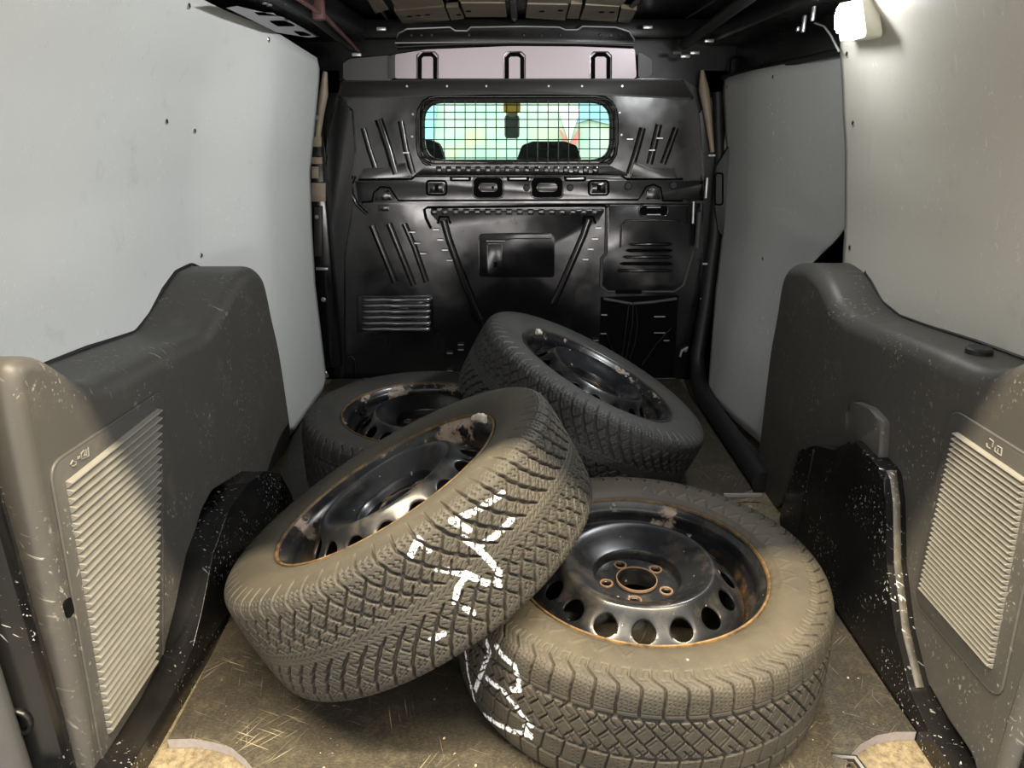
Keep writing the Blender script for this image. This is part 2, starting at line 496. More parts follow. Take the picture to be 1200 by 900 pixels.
for x in (477, 524, 570, 643, 682, 729):
    bm = B(); add_disc(bm, bp(x, 101, .012), (0, -1, 0), .0035, .004, 10); obj('rivet', bm, M_CLIP, bulk)
for x, y in ((484, 134), (483, 160), (726, 132), (728, 158), (560, 108), (785, 110)):
    bm = B(); add_disc(bm, bp(x, y), (0, -1, 0), .005, .006, 10, .002); obj('rivet', bm, M_CLIP, bulk)

# window: gasket, sill strip, glass
bring('gasket', rect(495, 118, 717, 190), .068, .0085, M_RUBBER, .004)
bring('window_flange', rect(489, 113, 723, 197), .08, .006, M_BULK2, .002)
bplate('sill_strip', [(505, 188), (571, 190), (571, 192.5), (507, 191)], .012, .001, 0, plain('painted_sill_sheen', (.42, .38, .33), .5))  # pale tan colour stands in for the reflection along the sill
bplate('sill_strip', [(601, 190), (704, 189), (702, 192), (601, 192.5)], .012, .001, 0, plain('painted_sill_sheen_right', (.42, .38, .33), .5))
# serrated pressing rows
bplate('upper_step', [(484, 206), (500, 194), (712, 193), (735, 203), (735, 206)], .010, .004, .006)
for k in range(17):
    x = 511 + k * 11.5
    bplate('tooth', [(x, 195), (x + 6.4, 195), (x + 6.4, 202.5), (x, 202.5)], .008, .003, 0, base=.010)
bbead('step_groove', [(420, 211), (482, 210), (487, 206), (600, 206.5), (728, 205), (734, 210), (800, 210)], .0042, M_VOID, .006)
# the lighter middle band
bplate('middle_band', [(416, 212), (483, 211), (488, 207.5), (728, 206.5), (733, 211.5), (834, 211), (834, 236), (776, 234), (748, 233), (466, 234), (420, 238)], .008, .004, .006)
bplate('lower_band', [(420, 238), (466, 236), (748, 235), (778, 236), (832, 238), (826, 243), (498, 243), (494, 248), (480, 252), (440, 250)], .006, .003, .006)
bbead('band_groove', [(424, 237), (436, 236), (438, 226), (446, 219), (457, 220), (462, 228), (467, 235), (600, 234.5), (748, 234), (753, 226), (757, 219), (766, 216), (774, 220), (777, 235), (800, 235)], .0042, M_VOID, .006)
bplate('end_boss', [(440, 235), (441, 226), (448, 221), (456, 222), (459, 229), (460, 235)], .014, .005, .01)
bplate('end_boss', [(756, 234), (758, 222), (766, 219), (772, 222), (774, 234)], .014, .005, .01)
for x0, x1 in ((500, 523), (690, 713)):
    bring('square_boss_ring', rect(x0, 212, x1, 228.5), .012, .0038, M_VOID, .009)
    h = bplate('square_boss', rect(x0 + 3, 214, x1 - 3, 226.5), .007, .003, .008, base=.006)
    xm = (x0 + x1) / 2
    bplate('square_hole', rect(xm - 2, 216.5, xm + 2.5, 223.5), .002, 0, 0, M_VOID, .0131)
for x0, x1, s0, s1 in ((555, 589, 561, 583), (623, 659, 629, 653)):
    bplate('slot_surround', rect(x0, 208, x1, 231.5), .004, .002, .018, M_VOID, .007)
    bring('slot_rim', rect(x0 - 1, 207, x1 + 1, 232.5), .02, .002, M_BULK2, .010)
    bplate('slot_tongue', rect(s0, 214.5, s1, 224.5), .007, .003, .012, plain('worn_tongue', (.12, .115, .11), .3, .6), .007)
for x, y, r in ((577.5, 219.5, .008), (617, 220, .0125), (668, 220, .0125), (736, 218, .014), (789, 217, .014)):
    bm = B(); add_disc(bm, bp(x, y, .007), (0, -1, 0), r, .007, 18, .003); obj('plug', bm, M_RUBBER, bulk)
for x0, x1 in ((527, 552), (594, 620), (661, 687)):
    h = bplate('tab_slot', rect(x0, 206.5, x1, 212.5), .003, .001, .006, M_VOID, .0075)
    bplate('tab', rect(x0 + 3, 208.3, x1 - 3, 210.3), .004, .001, 0, M_CLIP, .009, h)
bplate('small_pad', rect(443, 240, 456, 247.5), .006, .002, .003, base=.005)
# second serrated row
bbead('panel_groove', [(505, 268), (499, 256), (497, 246), (501, 243), (600, 242), (706, 240), (712, 243)], .0048, M_VOID, .006)
for k in range(16):
    x = 505 + k * 12.6
    bplate('tooth', [(x, 245), (x + 7, 245), (x + 7, 251.5), (x, 251.5)], .008, .003, 0, base=.006)
bplate('centre_panel', [(501, 246), (710, 244), (700, 262), (676, 330), (662, 440), (575, 440), (556, 340), (520, 268)], .010, .005, .012)
bplate('recess_panel', rect(561, 274, 650, 325), .003, .002, .016, M_BULK, .010)
bbead('recess_lip', [(561, 281), (564, 275), (605, 274), (646, 274), (650, 280)], .0032, M_BULK2, .013)
bbead('recess_lip', [(565, 283), (605, 279.5), (646, 279.5)], .002, M_BULK2, .013)
bplate('lock_plate', rect(571, 285, 589, 320), .008, .003, .003, M_BULK2, .013)
bplate('keyhole', rect(578.5, 307, 583, 313), .001, 0, 0, M_VOID, .0212)
bbead('lock_top', [(570, 282.5), (592, 282.5)], .0022, M_CLIP, .016)
# slanting ribs of the centre panel
for pts in ([(520, 258), (526, 280), (541, 322), (556, 360), (563, 375)], [(690, 257), (684, 275), (668, 312), (655, 342), (648, 356)]):
    bm = B(); add_tube(bm, [bp(x, y, .009) for x, y in pts], .014, 10); obj('rib', bm, M_BULK2, bulk, angle=60)
    bring_pts = [(pts[0][0] - 7, 262), (pts[0][0] - 5, 254), (pts[0][0] + 5, 254), (pts[0][0] + 8, 262)]
    bbead('rib_cap', bring_pts, .0045, M_VOID, .011)
for pts, r in (([(436, 264), (449, 296), (463, 330)], .013), ([(456, 262), (470, 297), (485, 334)], .013), ([(474, 262), (486, 290), (500, 330)], .012),
               ([(426, 150), (433, 175), (440, 196)], .011), ([(444, 140), (456, 175), (464, 204)], .016), ([(470, 142), (476, 175), (484, 203)], .012),
               ([(753, 150), (745, 180), (737, 204)], .013), ([(772, 146), (766, 172), (761, 192)], .013), ([(792, 150), (783, 175), (777, 192)], .012),
               ([(600, 352), (600, 436)], .012), ([(622, 352), (622, 436)], .012)):
    bm = B(); add_tube(bm, [bp(x, y, -.002) for x, y in pts], r, 10); obj('rib', bm, M_BULK2, bulk, angle=60)
bplate('corner_pressing', [(421, 209), (426, 198), (458, 197), (463, 192), (475, 191), (484, 208)], .010, .004, .004)
bplate('corner_pressing', [(738, 208), (742, 190), (758, 193), (762, 197), (790, 197), (793, 209)], .010, .004, .004)
for k, (x, y) in enumerate(((483, 272), (489, 285), (496, 297), (511, 269), (516, 281), (521.5, 293), (527, 305), (540, 404), (540, 410), (527, 414), (527, 435),
             (701, 267), (697, 280), (692, 292), (686, 304), (708, 369), (707, 391), (698, 399), (773, 371), (773, 390), (781, 399), (476, 179), (738, 163), (773, 162), (764, 176))):
    w = 7 if k in (18, 19) else 3.6
    bm = B(); c = bp(x, y, .012); add_box(bm, c, (w * .006, .006, .0036)); obj('pale_glint_step', bm, M_CLIP, bulk)  # small steps; the pale colour stands in for light caught on them
# louvres low on the left
bplate('louvre_panel', rect(418, 346, 508, 391), .004, .002, .01, M_BULK)
for k in range(6):
    y = 351 + k * 6.9
    bm = B()
    c0, c1 = bp(424, y, .004), bp(505 - (k % 2), y, .004)
    n = 8
    for e, x in ((0, c0.x), (1, c1.x)): pass
    ring = []
    for X, sc in ((c0.x, .2), (c0.x + .03, 1), (c1.x - .012, 1), (c1.x, .25)):
        ring.append([bm.verts.new((X, c0.y - .013 * sc * max(0, math.sin(PI * t / n)) , c0.z + .0088 * math.cos(PI * t / n))) for t in range(n + 1)])
    for a, b in zip(ring, ring[1:]):
        for t in range(n): bm.faces.new((a[t], a[t + 1], b[t + 1], b[t]))
    obj('louvre', bm, plain('polished_black_louvre', (.30, .30, .31), .2, .9) if k == 0 else bpy.data.materials['polished_black_louvre'], bulk, angle=70)
# access panel on the right
PAN = [(712, 240), (712, 297), (707, 303), (705, 333), (713, 341), (790, 341), (799, 333), (811, 293), (818, 262), (819, 240)]
bplate('access_panel', PAN, .008, .004, .008, M_BULK2)
bbead('access_panel_seal', [(711, 240), (710, 297), (705, 303), (704, 335), (711, 341.5), (790, 341.5), (801, 334), (813, 293), (821, 262), (822, 238)], .0055, M_GREYRUB, .004)
bbead('panel_bead', [(727, 290), (728, 264), (734, 258.5), (770, 258), (797, 258.5), (801, 264)], .0035, M_BULK2, .009)
for k, y in enumerate((286, 293.5, 301, 309, 317)):
    x0 = 737 - k * 3.5
    bm = B(); a, b = bp(x0, y, .009), bp(788, y, .009)
    add_tube(bm, [a, a + Vector((.012, -.004, 0)), b + Vector((-.012, -.004, 0)), b], [.002, .006, .006, .002], 8)
    obj('vent_slat', bm, M_VOID if k % 2 else M_BULK, bulk, angle=60)
bring('handle_recess', rect(749, 240.5, 783, 253), .016, .003, M_BULK2, .009)
bplate('handle_recess_floor', rect(750, 241.5, 782, 252), .001, 0, .014, M_VOID, .008)
for y in (243, 251.5):
    bbead('handle_edge', [(758, y), (774, y)], .0022, M_CLIP, .012)
bplate('bottom_lug', rect(721, 340.5, 752, 344), .006, .001, .004, M_VOID, .009)
# flat black plate painted as the dark of an opening, with cables
bplate('lower_recess', [(704, 348), (795, 346), (790, 440), (702, 440)], .0015, 0, .004, M_VOID, .001)
bbead('strap', [(707, 350), (740, 356), (765, 354), (793, 350)], .006, M_GREYRUB, .006)
for k, pts in enumerate(([(737, 355), (734, 380), (731, 405), (728, 420)], [(742, 355), (741, 380), (737, 402), (733, 424)], [(745, 356), (747, 380), (744, 402), (737, 424)],
            [(787, 384), (770, 402), (752, 428)], [(711, 392), (714, 402), (719, 412)])):
    bbead('cable', pts, .0022, M_RUBBER, .012, n=6)
for x, y in ((383, 440), (383, 355), (815, 418), (803, 410)):
    bm = B(); add_disc(bm, bp(x, y, .001), (0, -1, 0), .008, .006, 14, .002); obj('bolt', bm, M_CLIP, bulk)
bbead('bracket_edge', [(797, 418), (799, 411), (806, 407)], .005, M_CLIP, .008)
bbead('bracket_edge', [(407, 419), (412, 417), (416, 423), (417, 438)], .004, M_BULK2, .008)
# smooth padded borders of the sheet
bplate('side_border', [(394, 441), (386, 300), (381, 240), (387, 152), (397, 118), (413, 128), (417, 180), (413, 205), (414, 240), (404, 300), (404, 441)], .016, .010, .01,
       plain('soft_black_border', (.011, .011, .011), .38))
bplate('side_border', [(824, 441), (836, 330), (841, 200), (832, 122), (818, 130), (824, 200), (822, 330), (812, 441)], .012, .008, .01,
       bpy.data.materials['soft_black_border'])
bbead('scalloped_edge', [(415, 207), (411, 216), (412, 228), (418, 240), (430, 251)], .006, M_BULK2, .008)

# window pane (glass between load bay and cab)
gm, nt, b = new_mat('green_tinted_glass')
b.inputs['Transmission Weight'].default_value = 1.0; b.inputs['Roughness'].default_value = 0.0
b.inputs['Base Color'].default_value = (.80, .97, .92, 1); b.inputs['IOR'].default_value = 1.1
bm = B(); add_prism(bm, [p + Vector((0, .008, 0)) for p in WIN], (0, .004, 0)); win = struct('window_1', bm, gm)

# ---- wire guard in front of the window
grille = thing('window_grille', 'black square-mesh wire guard across the small bulkhead window', 'wire guard', bp(606, 190, .02))
bm = B(); add_tube(bm, bpoly(rect(491, 116, 722, 192), .05, .022), .0028, 8, True); obj('frame', bm, M_WIRE, grille, angle=60)
for k in range(19):
    x = 496.5 + k * 12.15
    bm = B(); add_tube(bm, [bp(x, 117 + (3 if k in (0, 18) else 0), .022), bp(x, 191 - (3 if k in (0, 18) else 0), .022)], .00175, 6); obj('wire', bm, M_WIRE, grille, angle=60)
for y in (123, 131.5, 140, 149.5, 163.5, 174.5, 185):
    bm = B(); add_tube(bm, [bp(492, y, .025), bp(721, y, .025)], .00175, 6); obj('wire', bm, M_WIRE, grille, angle=60)

# ---- what stands beyond the window: cab and yard
dark_fab = plain('charcoal_seat_cloth', (.035, .037, .038), .85)
def cab_seat(px0, px1, ptop, label):
    Y = 2.98
    a, b_ = at_y(px0, ptop, Y), at_y(px1, ptop, Y)
    cx = (a.x + b_.x) / 2; w = b_.x - a.x
    t = thing('cab_seat', label, 'seat', (cx, Y, .10))
    bm = B()
    add_prism(bm, fillet([(cx - w * .62, Y, .78), (cx + w * .62, Y, .78), (cx + w * .5, Y, a.z - .015), (cx + w * .3, Y, a.z), (cx - w * .3, Y, a.z), (cx - w * .5, Y, a.z - .015)], .02), (0, .09, 0), .02)
    obj('headrest', bm, dark_fab, t)
    bm = B(); add_box(bm, (cx, Y + .05, .44), (.46, .12, .58), bev=.04); obj('backrest', bm, dark_fab, t)
    bm = B(); add_box(bm, (cx, Y + .22, .098), (.48, .34, .345), bev=.04); obj('cushion', bm, dark_fab, t)
    for s in (-1, 1):
        bm = B(); add_tube(bm, [(cx + s * .06, Y + .045, .70), (cx + s * .06, Y + .045, .80)], .006, 8); obj('headrest_post', bm, M_CHROME, t)
cab_seat(612, 676, 166, 'dark cloth cab seat seen low in the middle of the window')
cab_seat(452, 514, 164, 'dark cloth cab seat cut off by the window\'s left edge')
t = thing('rear_view_mirror', 'dark rear-view mirror hanging from an amber mount beyond the window', 'mirror', at_y(600, 130, 3.75))
p0, p1 = at_y(600, 126, 3.75), at_y(600, 156, 3.75)
bm = B(); add_box(bm, p0, (.085, .03, .05), bev=.01); add_tube(bm, [p0, (p0.x, p0.y, 1.258)], .012, 8); obj('mount', bm, plain('amber_plastic', (.85, .55, .08), .5), t)
bm = B(); add_box(bm, (p0 + p1) / 2, (.05, .03, abs(p0.z - p1.z) - .03), bev=.012); obj('arm', bm, plain('ochre_plastic', (.35, .30, .16), .5), t)
bm = B(); add_box(bm, p1 + Vector((0, 0, .03)), (.075, .035, .11), bev=.015); obj('mirror_head', bm, plain('grey_green_plastic', (.12, .15, .13), .5), t)
bm = B(); add_box(bm, (CX, 3.78, .24), (1.5, .22, .62), bev=.05); dash = tag(obj('dashboard', bm, dark_fab), 'charcoal dashboard ahead of the cab seats', 'dashboard')
bm = B(); add_box(bm, (CX, 3.3, -.10), (1.7, 1.3, .05)); struct('floor_cab', bm, M_RUBBER)
for s in (-1, 1):
    bm = B(); add_box(bm, (CX + s * .86, 3.25, .25), (.03, 1.3, .7)); struct('wall_cab', bm, M_ROOF)
wm, nt, b = new_mat('pale_green_render')
f = noise(nt, coords(nt), 1.3, 5, .6); g = noise(nt, coords(nt, loc=(4, 0, 0)), 3.0, 4)
c = mix(nt, ramp(nt, f, .35, .65), (.36, .64, .56), (.66, .80, .66)); c = mix(nt, ramp(nt, g, .5, .7, 0, .8), c, (.66, .72, .42))
nt.links.new(c, b.inputs['Base Color']); b.inputs['Roughness'].default_value = .9
bm = B(); add_box(bm, (0, 6.8, .9), (9, .1, 3.2)); struct('wall_yard', bm, wm)
t = thing('pennant', 'red and white pennant on the pale yard wall, right half of window', 'pennant', at_y(666, 165, 6.72))
for pts, m in (([(654, 128), (680, 128), (667, 168)], plain('white_cloth', (.85, .9, .95), .8)),
               ([(655, 152), (657, 152), (668, 170), (678, 150), (680, 150), (674, 172), (664, 172)], plain('red_cloth', (.75, .25, .20), .8))):
    bm = B(); add_prism(bm, [at_y(x, y, 6.72) for x, y in pts], (0, -.02 if m.name.startswith('white') else -.04, 0)); obj('cloth' if m.name.startswith('white') else 'stripe', bm, m, t)
bl = plain('sky_blue_sheet', (.36, .72, .86), .7)
for q, lab in (([(680, 112), (716, 112), (716, 146), (690, 140), (676, 144)], 'sky-blue board high at right on the yard wall'), ([(494, 112), (514, 112), (508, 166), (494, 168)], 'sky-blue board at the left end of the yard wall')):
    bm = B(); add_prism(bm, [at_y(x, y, 6.74) for x, y in q], (0, -.03, 0)); tag(obj('notice_board', bm, bl), lab, 'board')

# ---- lining boards of the side walls
def lerp(tab, x):
    return float(np.interp(x, [a for a, _ in tab], [b for _, b in tab]))
def sstep(a, b, x):
    t = min(1, max(0, (x - a) / (b - a))); return t * t * (3 - 2 * t)
L_FRONT = [(-.1, -.705), (.4, -.690), (.78, -.668), (1.05, -.612), (1.3, -.56)]
L_REAR = [(-.1, -.775), (.6, -.772), (.8, -.755), (1.0, -.70), (1.15, -.625), (1.3, -.55)]
def xl(y, z):
    f = sstep(1.70, 2.02, y)
    wob = .006 * math.sin(y * 9 + z * 3) * (1 - f)
    return lerp(L_REAR, z) * (1 - f) + lerp(L_FRONT, z) * f + wob
R_REAR = [(-.1, .80), (.55, .802), (.7, .79), (.87, .768), (1.0, .735), (1.08, .71), (1.2, .66), (1.3, .61)]
def xr(y, z): return lerp(R_REAR, z)
R_DOOR = [(-.1, .70), (0, .71), (.35, .742), (.6, .755), (.83, .75), (1.07, .715), (1.2, .68)]
def xd(y, z): return lerp(R_DOOR, z) + .062 * sstep(2.35, 1.80, y)
def board(name, label, xf, yf, yr, ztop, zbot, mat, nz=40, ny=40, thick=-.004, r0=None):
    """yf(z): front edge, yr: rear edge, ztop(y), zbot(y)"""
    bm = B(); g = []
    for i in range(nz + 1):
        row = []
        for j in range(ny + 1):
            t = j / ny
            y = yr(0) + t * (2.6 - yr(0))
            z = zbot(y) + (ztop(y) - zbot(y)) * i / nz
            y = yr(z) + t * (yf(z) - yr(z))
            z = zbot(y) + (ztop(y) - zbot(y)) * i / nz
            row.append(bm.verts.new((xf(y, z), y, z)))
        g.append(row)
    for i in range(nz):
        for j in range(ny): bm.faces.new((g[i][j], g[i][j + 1], g[i + 1][j + 1], g[i + 1][j]))
    root = thing(name, label, 'panel', (xf(1.5, .5), 1.5, 0))
    o = obj('board', bm, [mat, M_BOARDEDGE], root)
    so = o.modifiers.new('thickness', 'SOLIDIFY'); so.thickness = abs(thick); so.offset = 0; so.material_offset_rim = 1
    return root
def rounded_edge(tab, z0, z1, r):
    def f(z):
        y = lerp(tab, z)
        if z > z1 - r: q = (z - (z1 - r)) / r; y -= r * (1 - math.sqrt(max(0, 1 - q * q)))
        if z < z0 + r: q = ((z0 + r) - z) / r; y -= r * (1 - math.sqrt(max(0, 1 - q * q)))
        return y
    return f
LP = board('lining_board', 'large pale grey lining board covering the whole left side wall', xl,
           rounded_edge([(0, 2.53), (.4, 2.455), (.6, 2.44), (.78, 2.445), (1.0, 2.44), (1.1, 2.43)], .0, 1.112, .05), lambda z: .74,
           lambda y: lerp([(.7, 1.20), (1.5, 1.165), (1.85, 1.15), (2.45, 1.113)], y), lambda y: .0, M_PANEL_L, 44, 60)
RP = board('lining_board', 'greyish beige lining board on the right wall, nearest the lamp', xr,
           rounded_edge([(.4, 1.70), (.6, 1.705), (.7, 1.71), (.86, 1.72), (.95, 1.715), (1.08, 1.69)], .0, 1.095, .03), lambda z: .74,
           lambda y: lerp([(.7, 1.24), (1.58, 1.22), (1.60, 1.098), (1.9, 1.09)], y), lambda y: .25, M_PANEL_R, 40, 50)
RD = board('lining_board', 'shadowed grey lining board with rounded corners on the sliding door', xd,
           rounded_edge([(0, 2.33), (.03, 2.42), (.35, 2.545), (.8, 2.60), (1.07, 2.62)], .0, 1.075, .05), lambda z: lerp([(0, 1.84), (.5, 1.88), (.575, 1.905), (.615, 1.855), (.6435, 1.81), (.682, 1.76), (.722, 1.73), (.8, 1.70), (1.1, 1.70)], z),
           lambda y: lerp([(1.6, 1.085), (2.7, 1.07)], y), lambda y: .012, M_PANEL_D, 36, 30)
def on_surf(px, py, xf, x0):
    X = x0
    for _ in range(30):
        p = at_x(px, py, X); X = xf(p.y, p.z)
    return at_x(px, py, X)
def screws(root, pts, xf, x0, s):
    for px, py in pts:
        p = on_surf(px, py, xf, x0); bm = B()
        add_disc(bm, p + Vector((s * .001, 0, 0)), (s, 0, 0), .0075, .002, 14, .001); w_ = obj('screw', bm, M_CLIP, root); bm = B(); add_disc(bm, p + Vector((s * .0025, 0, 0)), (s, 0, 0), .0048, .0016, 12, .0008); obj('screw_head', bm, M_SCREW, w_)
screws(LP, ((220, 6), (314, 46), (227, 153), (194, 142), (235, 299)), xl, -.7, 1)
screws(RP, ((994, 63), (1001, 144), (997, 290)), xr, .8, -1)
screws(RD, ((907, 90), (853, 102), (895, 303)), xd, .74, -1)

# ---- plastic quarter trims
def side_trim(label, X, outline, Xout, s, slat_c, frame_c, near_round=True):
    """outline: (y,z) list on the inner face, s=+1 when the face looks to +X"""
    t = thing('side_trim', label, 'trim', (X, 1.3, 0))
    bm = B()
    pts = fillet([(0, y, z) for y, z in outline], .06, 6)
    dense = []
    for i, p in enumerate(pts):            # even spacing
        q = pts[(i + 1) % len(pts)]; m = max(1, int((q - p).length / .02))
        dense += [p.lerp(q, k / m) for k in range(m)]
    for _ in range(14):
        m_ = len(dense)
        dense = [dense[i].lerp((dense[i - 1] + dense[(i + 1) % m_]) / 2, .5 if dense[i].z > .4 else 0) for i in range(m_)]
    n = len(dense); area = sum(dense[i].y * dense[(i + 1) % n].z - dense[(i + 1) % n].y * dense[i].z for i in range(n))
    sg = 1 if area > 0 else -1
    nor, rad = [], []
    for i in range(n):
        d = (dense[(i + 1) % n] - dense[i - 1]).normalized(); nor.append(Vector((0, -d.z, d.y)) * sg)      # inward
        y, z = dense[i].y, dense[i].z
        rad.append(.006 + (.014 + .012 * sstep(.90, 1.02, y)) * sstep(.34, .48, z) + .014 * sstep(.95, .85, y) * (1 - sstep(.34, .48, z)) * (1 if z > .1 else z / .1 if z > 0 else 0))
    for _ in range(6):
        nor = [(nor[i - 1] + nor[i] * 2 + nor[(i + 1) % n]).normalized() for i in range(n)]
        rad = [(rad[i - 1] + rad[i] * 2 + rad[(i + 1) % n]) / 4 for i in range(n)]
    rings = [[bm.verts.new((Xout, p.y, p.z)) for p in dense]]
    for k in range(7):
        a_ = PI / 2 * k / 6
        ring = []
        for p, nn, r_ in zip(dense, nor, rad):
            q = p + nn * r_ * (1 - math.cos(a_)); ring.append(bm.verts.new((X - s * r_ * (1 - math.sin(a_)), q.y, q.z)))
        rings.append(ring)
    for a_, b_ in zip(rings, rings[1:]):
        for i in range(n): bm.faces.new((a_[i], a_[(i + 1) % n], b_[(i + 1) % n], b_[i]))
    bmesh.ops.triangulate(bm, faces=[bm.faces.new(rings[-1])], ngon_method='EAR_CLIP')
    o = obj('body', bm, M_TRIM, t, angle=75)
    wn = o.modifiers.new('wn', 'WEIGHTED_NORMAL'); wn.weight = 100
    # inset plate with its rim, then the slats
    f = fillet([(X, y, z) for y, z in frame_c], .028, 6)
    bm = B(); add_prism(bm, [p + Vector((-s * .002, 0, 0)) for p in f], (s * .0055, 0, 0), .002)
    fr = obj('grille_plate', bm, M_TRIM, t)
    bm = B(); add_tube(bm, [p + Vector((s * .001, 0, 0)) for p in f], .0028, 8, True); obj('grille_rim', bm, M_TRIM, t, angle=60)
    (y00, z0), (y01, _), (y10, z1), (y11, _) = slat_c      # top near, top far, bottom near, bottom far
    n = 33
    for k in range(n):
        q = (k + .5) / n; z = z0 + (z1 - z0) * q; h = abs(z1 - z0) / n
        ya = y00 + (y10 - y00) * q; yb = y01 + (y11 - y01) * q
        bm = B(); x0 = X + s * .0030
        P = [(x0, h * .34), (x0 + s * .0088, h * .16), (x0 + s * .0095, h * .0), (x0 + s * .0030, -h * .46), (x0, -h * .5)]
        A = [bm.verts.new((x, ya, z + dz)) for x, dz in P]; C = [bm.verts.new((x, yb, z + dz)) for x, dz in P]
        for i in range(len(P)): bm.faces.new((A[i], A[(i + 1) % len(P)], C[(i + 1) % len(P)], C[i]))
        bm.faces.new(A[::-1]); bm.faces.new(C)
        obj('slat', bm, M_SLAT, t, angle=30)
    return t
def yz(pts, X):
    return [(at_x(x, y, X).y, at_x(x, y, X).z) for x, y in pts]
XL, XR = -.62, .69
outL = yz([(5, 412), (53, 417), (72, 430), (96, 445), (120, 447), (160, 429), (199, 408), (242, 390), (256, 369), (270, 340), (284, 319), (300, 310), (313, 320),
           (326, 400), (343, 518), (318, 552), (313, 562), (284, 554), (249, 575), (236, 600), (222, 650), (213, 700), (207, 760), (201, 815)], XL) + [(.93, -.06), (.785, -.06)]
TL = side_trim('grey plastic quarter trim with slatted grille on the left wall', XL, outL, -.79, 1,
               ((.876, .460), (1.149, .460), (.836, .047), (.984, .047)), [(.855, .492), (1.185, .480), (1.003, -.012), (.812, -.012)])
outR = yz([(885, 562), (913, 322), (923, 308), (944, 308), (957, 318), (965, 331), (975, 355), (992, 371), (1020, 383), (1070, 401), (1120, 422), (1141, 432), (1170, 433), (1200, 420)], XR) \
    + [(.87, .645), (.75, .66), (.75, -.06), (.80, -.06)] + yz([(1148, 900), (1113, 850), (1074, 779), (1056, 722), (1045, 651), (1041, 582), (1038, 547), (999, 518), (985, 525), (956, 525), (933, 529), (915, 590), (903, 600)], XR)
TR = side_trim('grey plastic quarter trim with slatted grille on the right wall', XR, outR, .83, -1,
               ((.845, .478), (1.003, .478), (.815, .190), (.999, .190)), [(.82, .505), (1.032, .503), (1.017, .155), (.79, .155)])
# details of the trims: screw hole, moulded mark, pocket, cap
def strokes(name, parent, lines, X, s, r=.0011):
    bm = B()
    for l in lines: add_tube(bm, [at_x(x, y, X) + Vector((s * .0040, 0, 0)) for x, y in l], r, 5)
    return obj(name, bm, M_SLAT, parent, angle=60)
mk = lambda ox, oy, k, L: [[(ox + x / k, oy + y / k) for x, y in l] for l in L]
strokes('moulded_mark', TL, mk(70, 515, 22.5, [[(265, 550), (205, 665)], [(265, 550), (310, 600), (350, 590), (355, 650), (300, 700), (260, 700)],
        [(400, 460), (470, 500)], [(460, 440), (390, 525)], [(480, 390), (560, 290), (580, 400), (560, 450)], [(480, 390), (510, 520), (690, 430), (670, 210)], [(610, 260), (630, 400)], [(600, 430), (650, 400)]]), XL, 1)
strokes('moulded_mark', TR, mk(1140, 500, 20, [[(460, 280), (550, 350), (520, 480)], [(390, 380), (400, 470), (480, 520)], [(640, 450), (750, 510), (730, 680), (580, 570), (600, 480)], [(660, 500), (650, 590)]]), XR, -1)
bm = B(); c = at_x(80, 712, XL)
add_prism(bm, fillet([c + Vector((-.001, dy, dz)) for dy, dz in ((-.008, .014), (.008, .014), (.008, -.014), (-.008, -.014))], .007), (.003, 0, 0)); obj('clip_hole', bm, M_VOID, TL)
pk = fillet([at_x(x, y, XR) for x, y in ((1000, 530), (1002, 478), (1010, 471), (1028, 478), (1043, 495), (1040, 548))], .015, 4)
bm = B(); add_prism(bm, [p + Vector((.004, 0, 0)) for p in pk], (-.022, 0, 0), .012, 4); obj('belt_boss', bm, M_TRIM, TR, angle=70)
bm = B(); c = at_z(1147, 414, .575)
add_disc(bm, (c.x, c.y, .573), (0, 0, 1), .020, .012, 20, .003); obj('cap', bm, M_RUBBER, TR)
bm = B(); add_tube(bm, [at_x(x, y, XL + .002) for x, y in ((176, 905), (190, 830), (190, 640), (188, 500))], .0022, 6); obj('moulded_line', bm, M_TRIM, TL, angle=60)

for T_, X_, ol, xf in ((TL, XL, outL, xl), (TR, XR, outR, xr)):
    top = [(y, z) for y, z in ol if z > .5 and (y < 1.62 or X_ < 0) and y < 1.80]
    top = fillet([(0, y, z) for y, z in top], .05, 4)
    bm = B(); add_tube(bm, [(xf(p.y, p.z), p.y, p.z + .0015) for p in top[1:-1]], .0048, 6); obj('dark_gap_strip', bm, M_RUBBER, T_, angle=60)  # black tube drawn in for the dark gap between trim and board

# ---- wheel arches
def prism_yz(name, label, pts, X0, X1, bev, mat):
    bm = B(); add_prism(bm, fillet([(X0, y, z) for y, z in pts], .03, 4), (X1 - X0, 0, 0), bev, 4)
    o = obj(name, bm, mat, angle=60); tag(o, label, 'wheel arch'); wn = o.modifiers.new('wn', 'WEIGHTED_NORMAL'); return o
archL = [(.72, -.02), (.72, .022), (.93, .026), (1.03, .045), (1.085, .085), (1.16, .155), (1.25, .195), (1.36, .198), (1.465, .175), (1.56, .12), (1.62, .03), (1.64, -.02)]
WL = prism_yz('wheel_arch', 'scratched glossy black inner wheel arch low on the left side', archL, -.70, -.567, .03, M_ARCH)
bm = B(); add_tube(bm, [(-.582, y + .010, z - .010) for y, z in archL[3:7]], .0125, 8); obj('worn_flange', bm, black_paint('worn_flange_paint', (.03, .028, .024), .3, .6, dust=.7, seed=8, dustcol=(.32, .28, .21)), WL, angle=60, label='paint-worn flange')
archR = [(.70, -.02), (.70, .02), (.85, .022), (.93, .045), (1.0, .11), (1.06, .2), (1.10, .30), (1.13, .345), (1.25, .352), (1.31, .30), (1.40, .27), (1.47, .225), (1.515, .06), (1.53, -.02)]
WR = prism_yz('wheel_arch', 'scratched glossy black inner wheel arch with raised corner, right side', archR, .78, .655, .022, M_ARCH)
bm = B(); add_tube(bm, [(.674, y + .007, z - .003) for y, z in archR[3:8]], .0105, 8); obj('worn_flange', bm, bpy.data.materials['worn_flange_paint'], WR, angle=60, label='paint-worn flange')
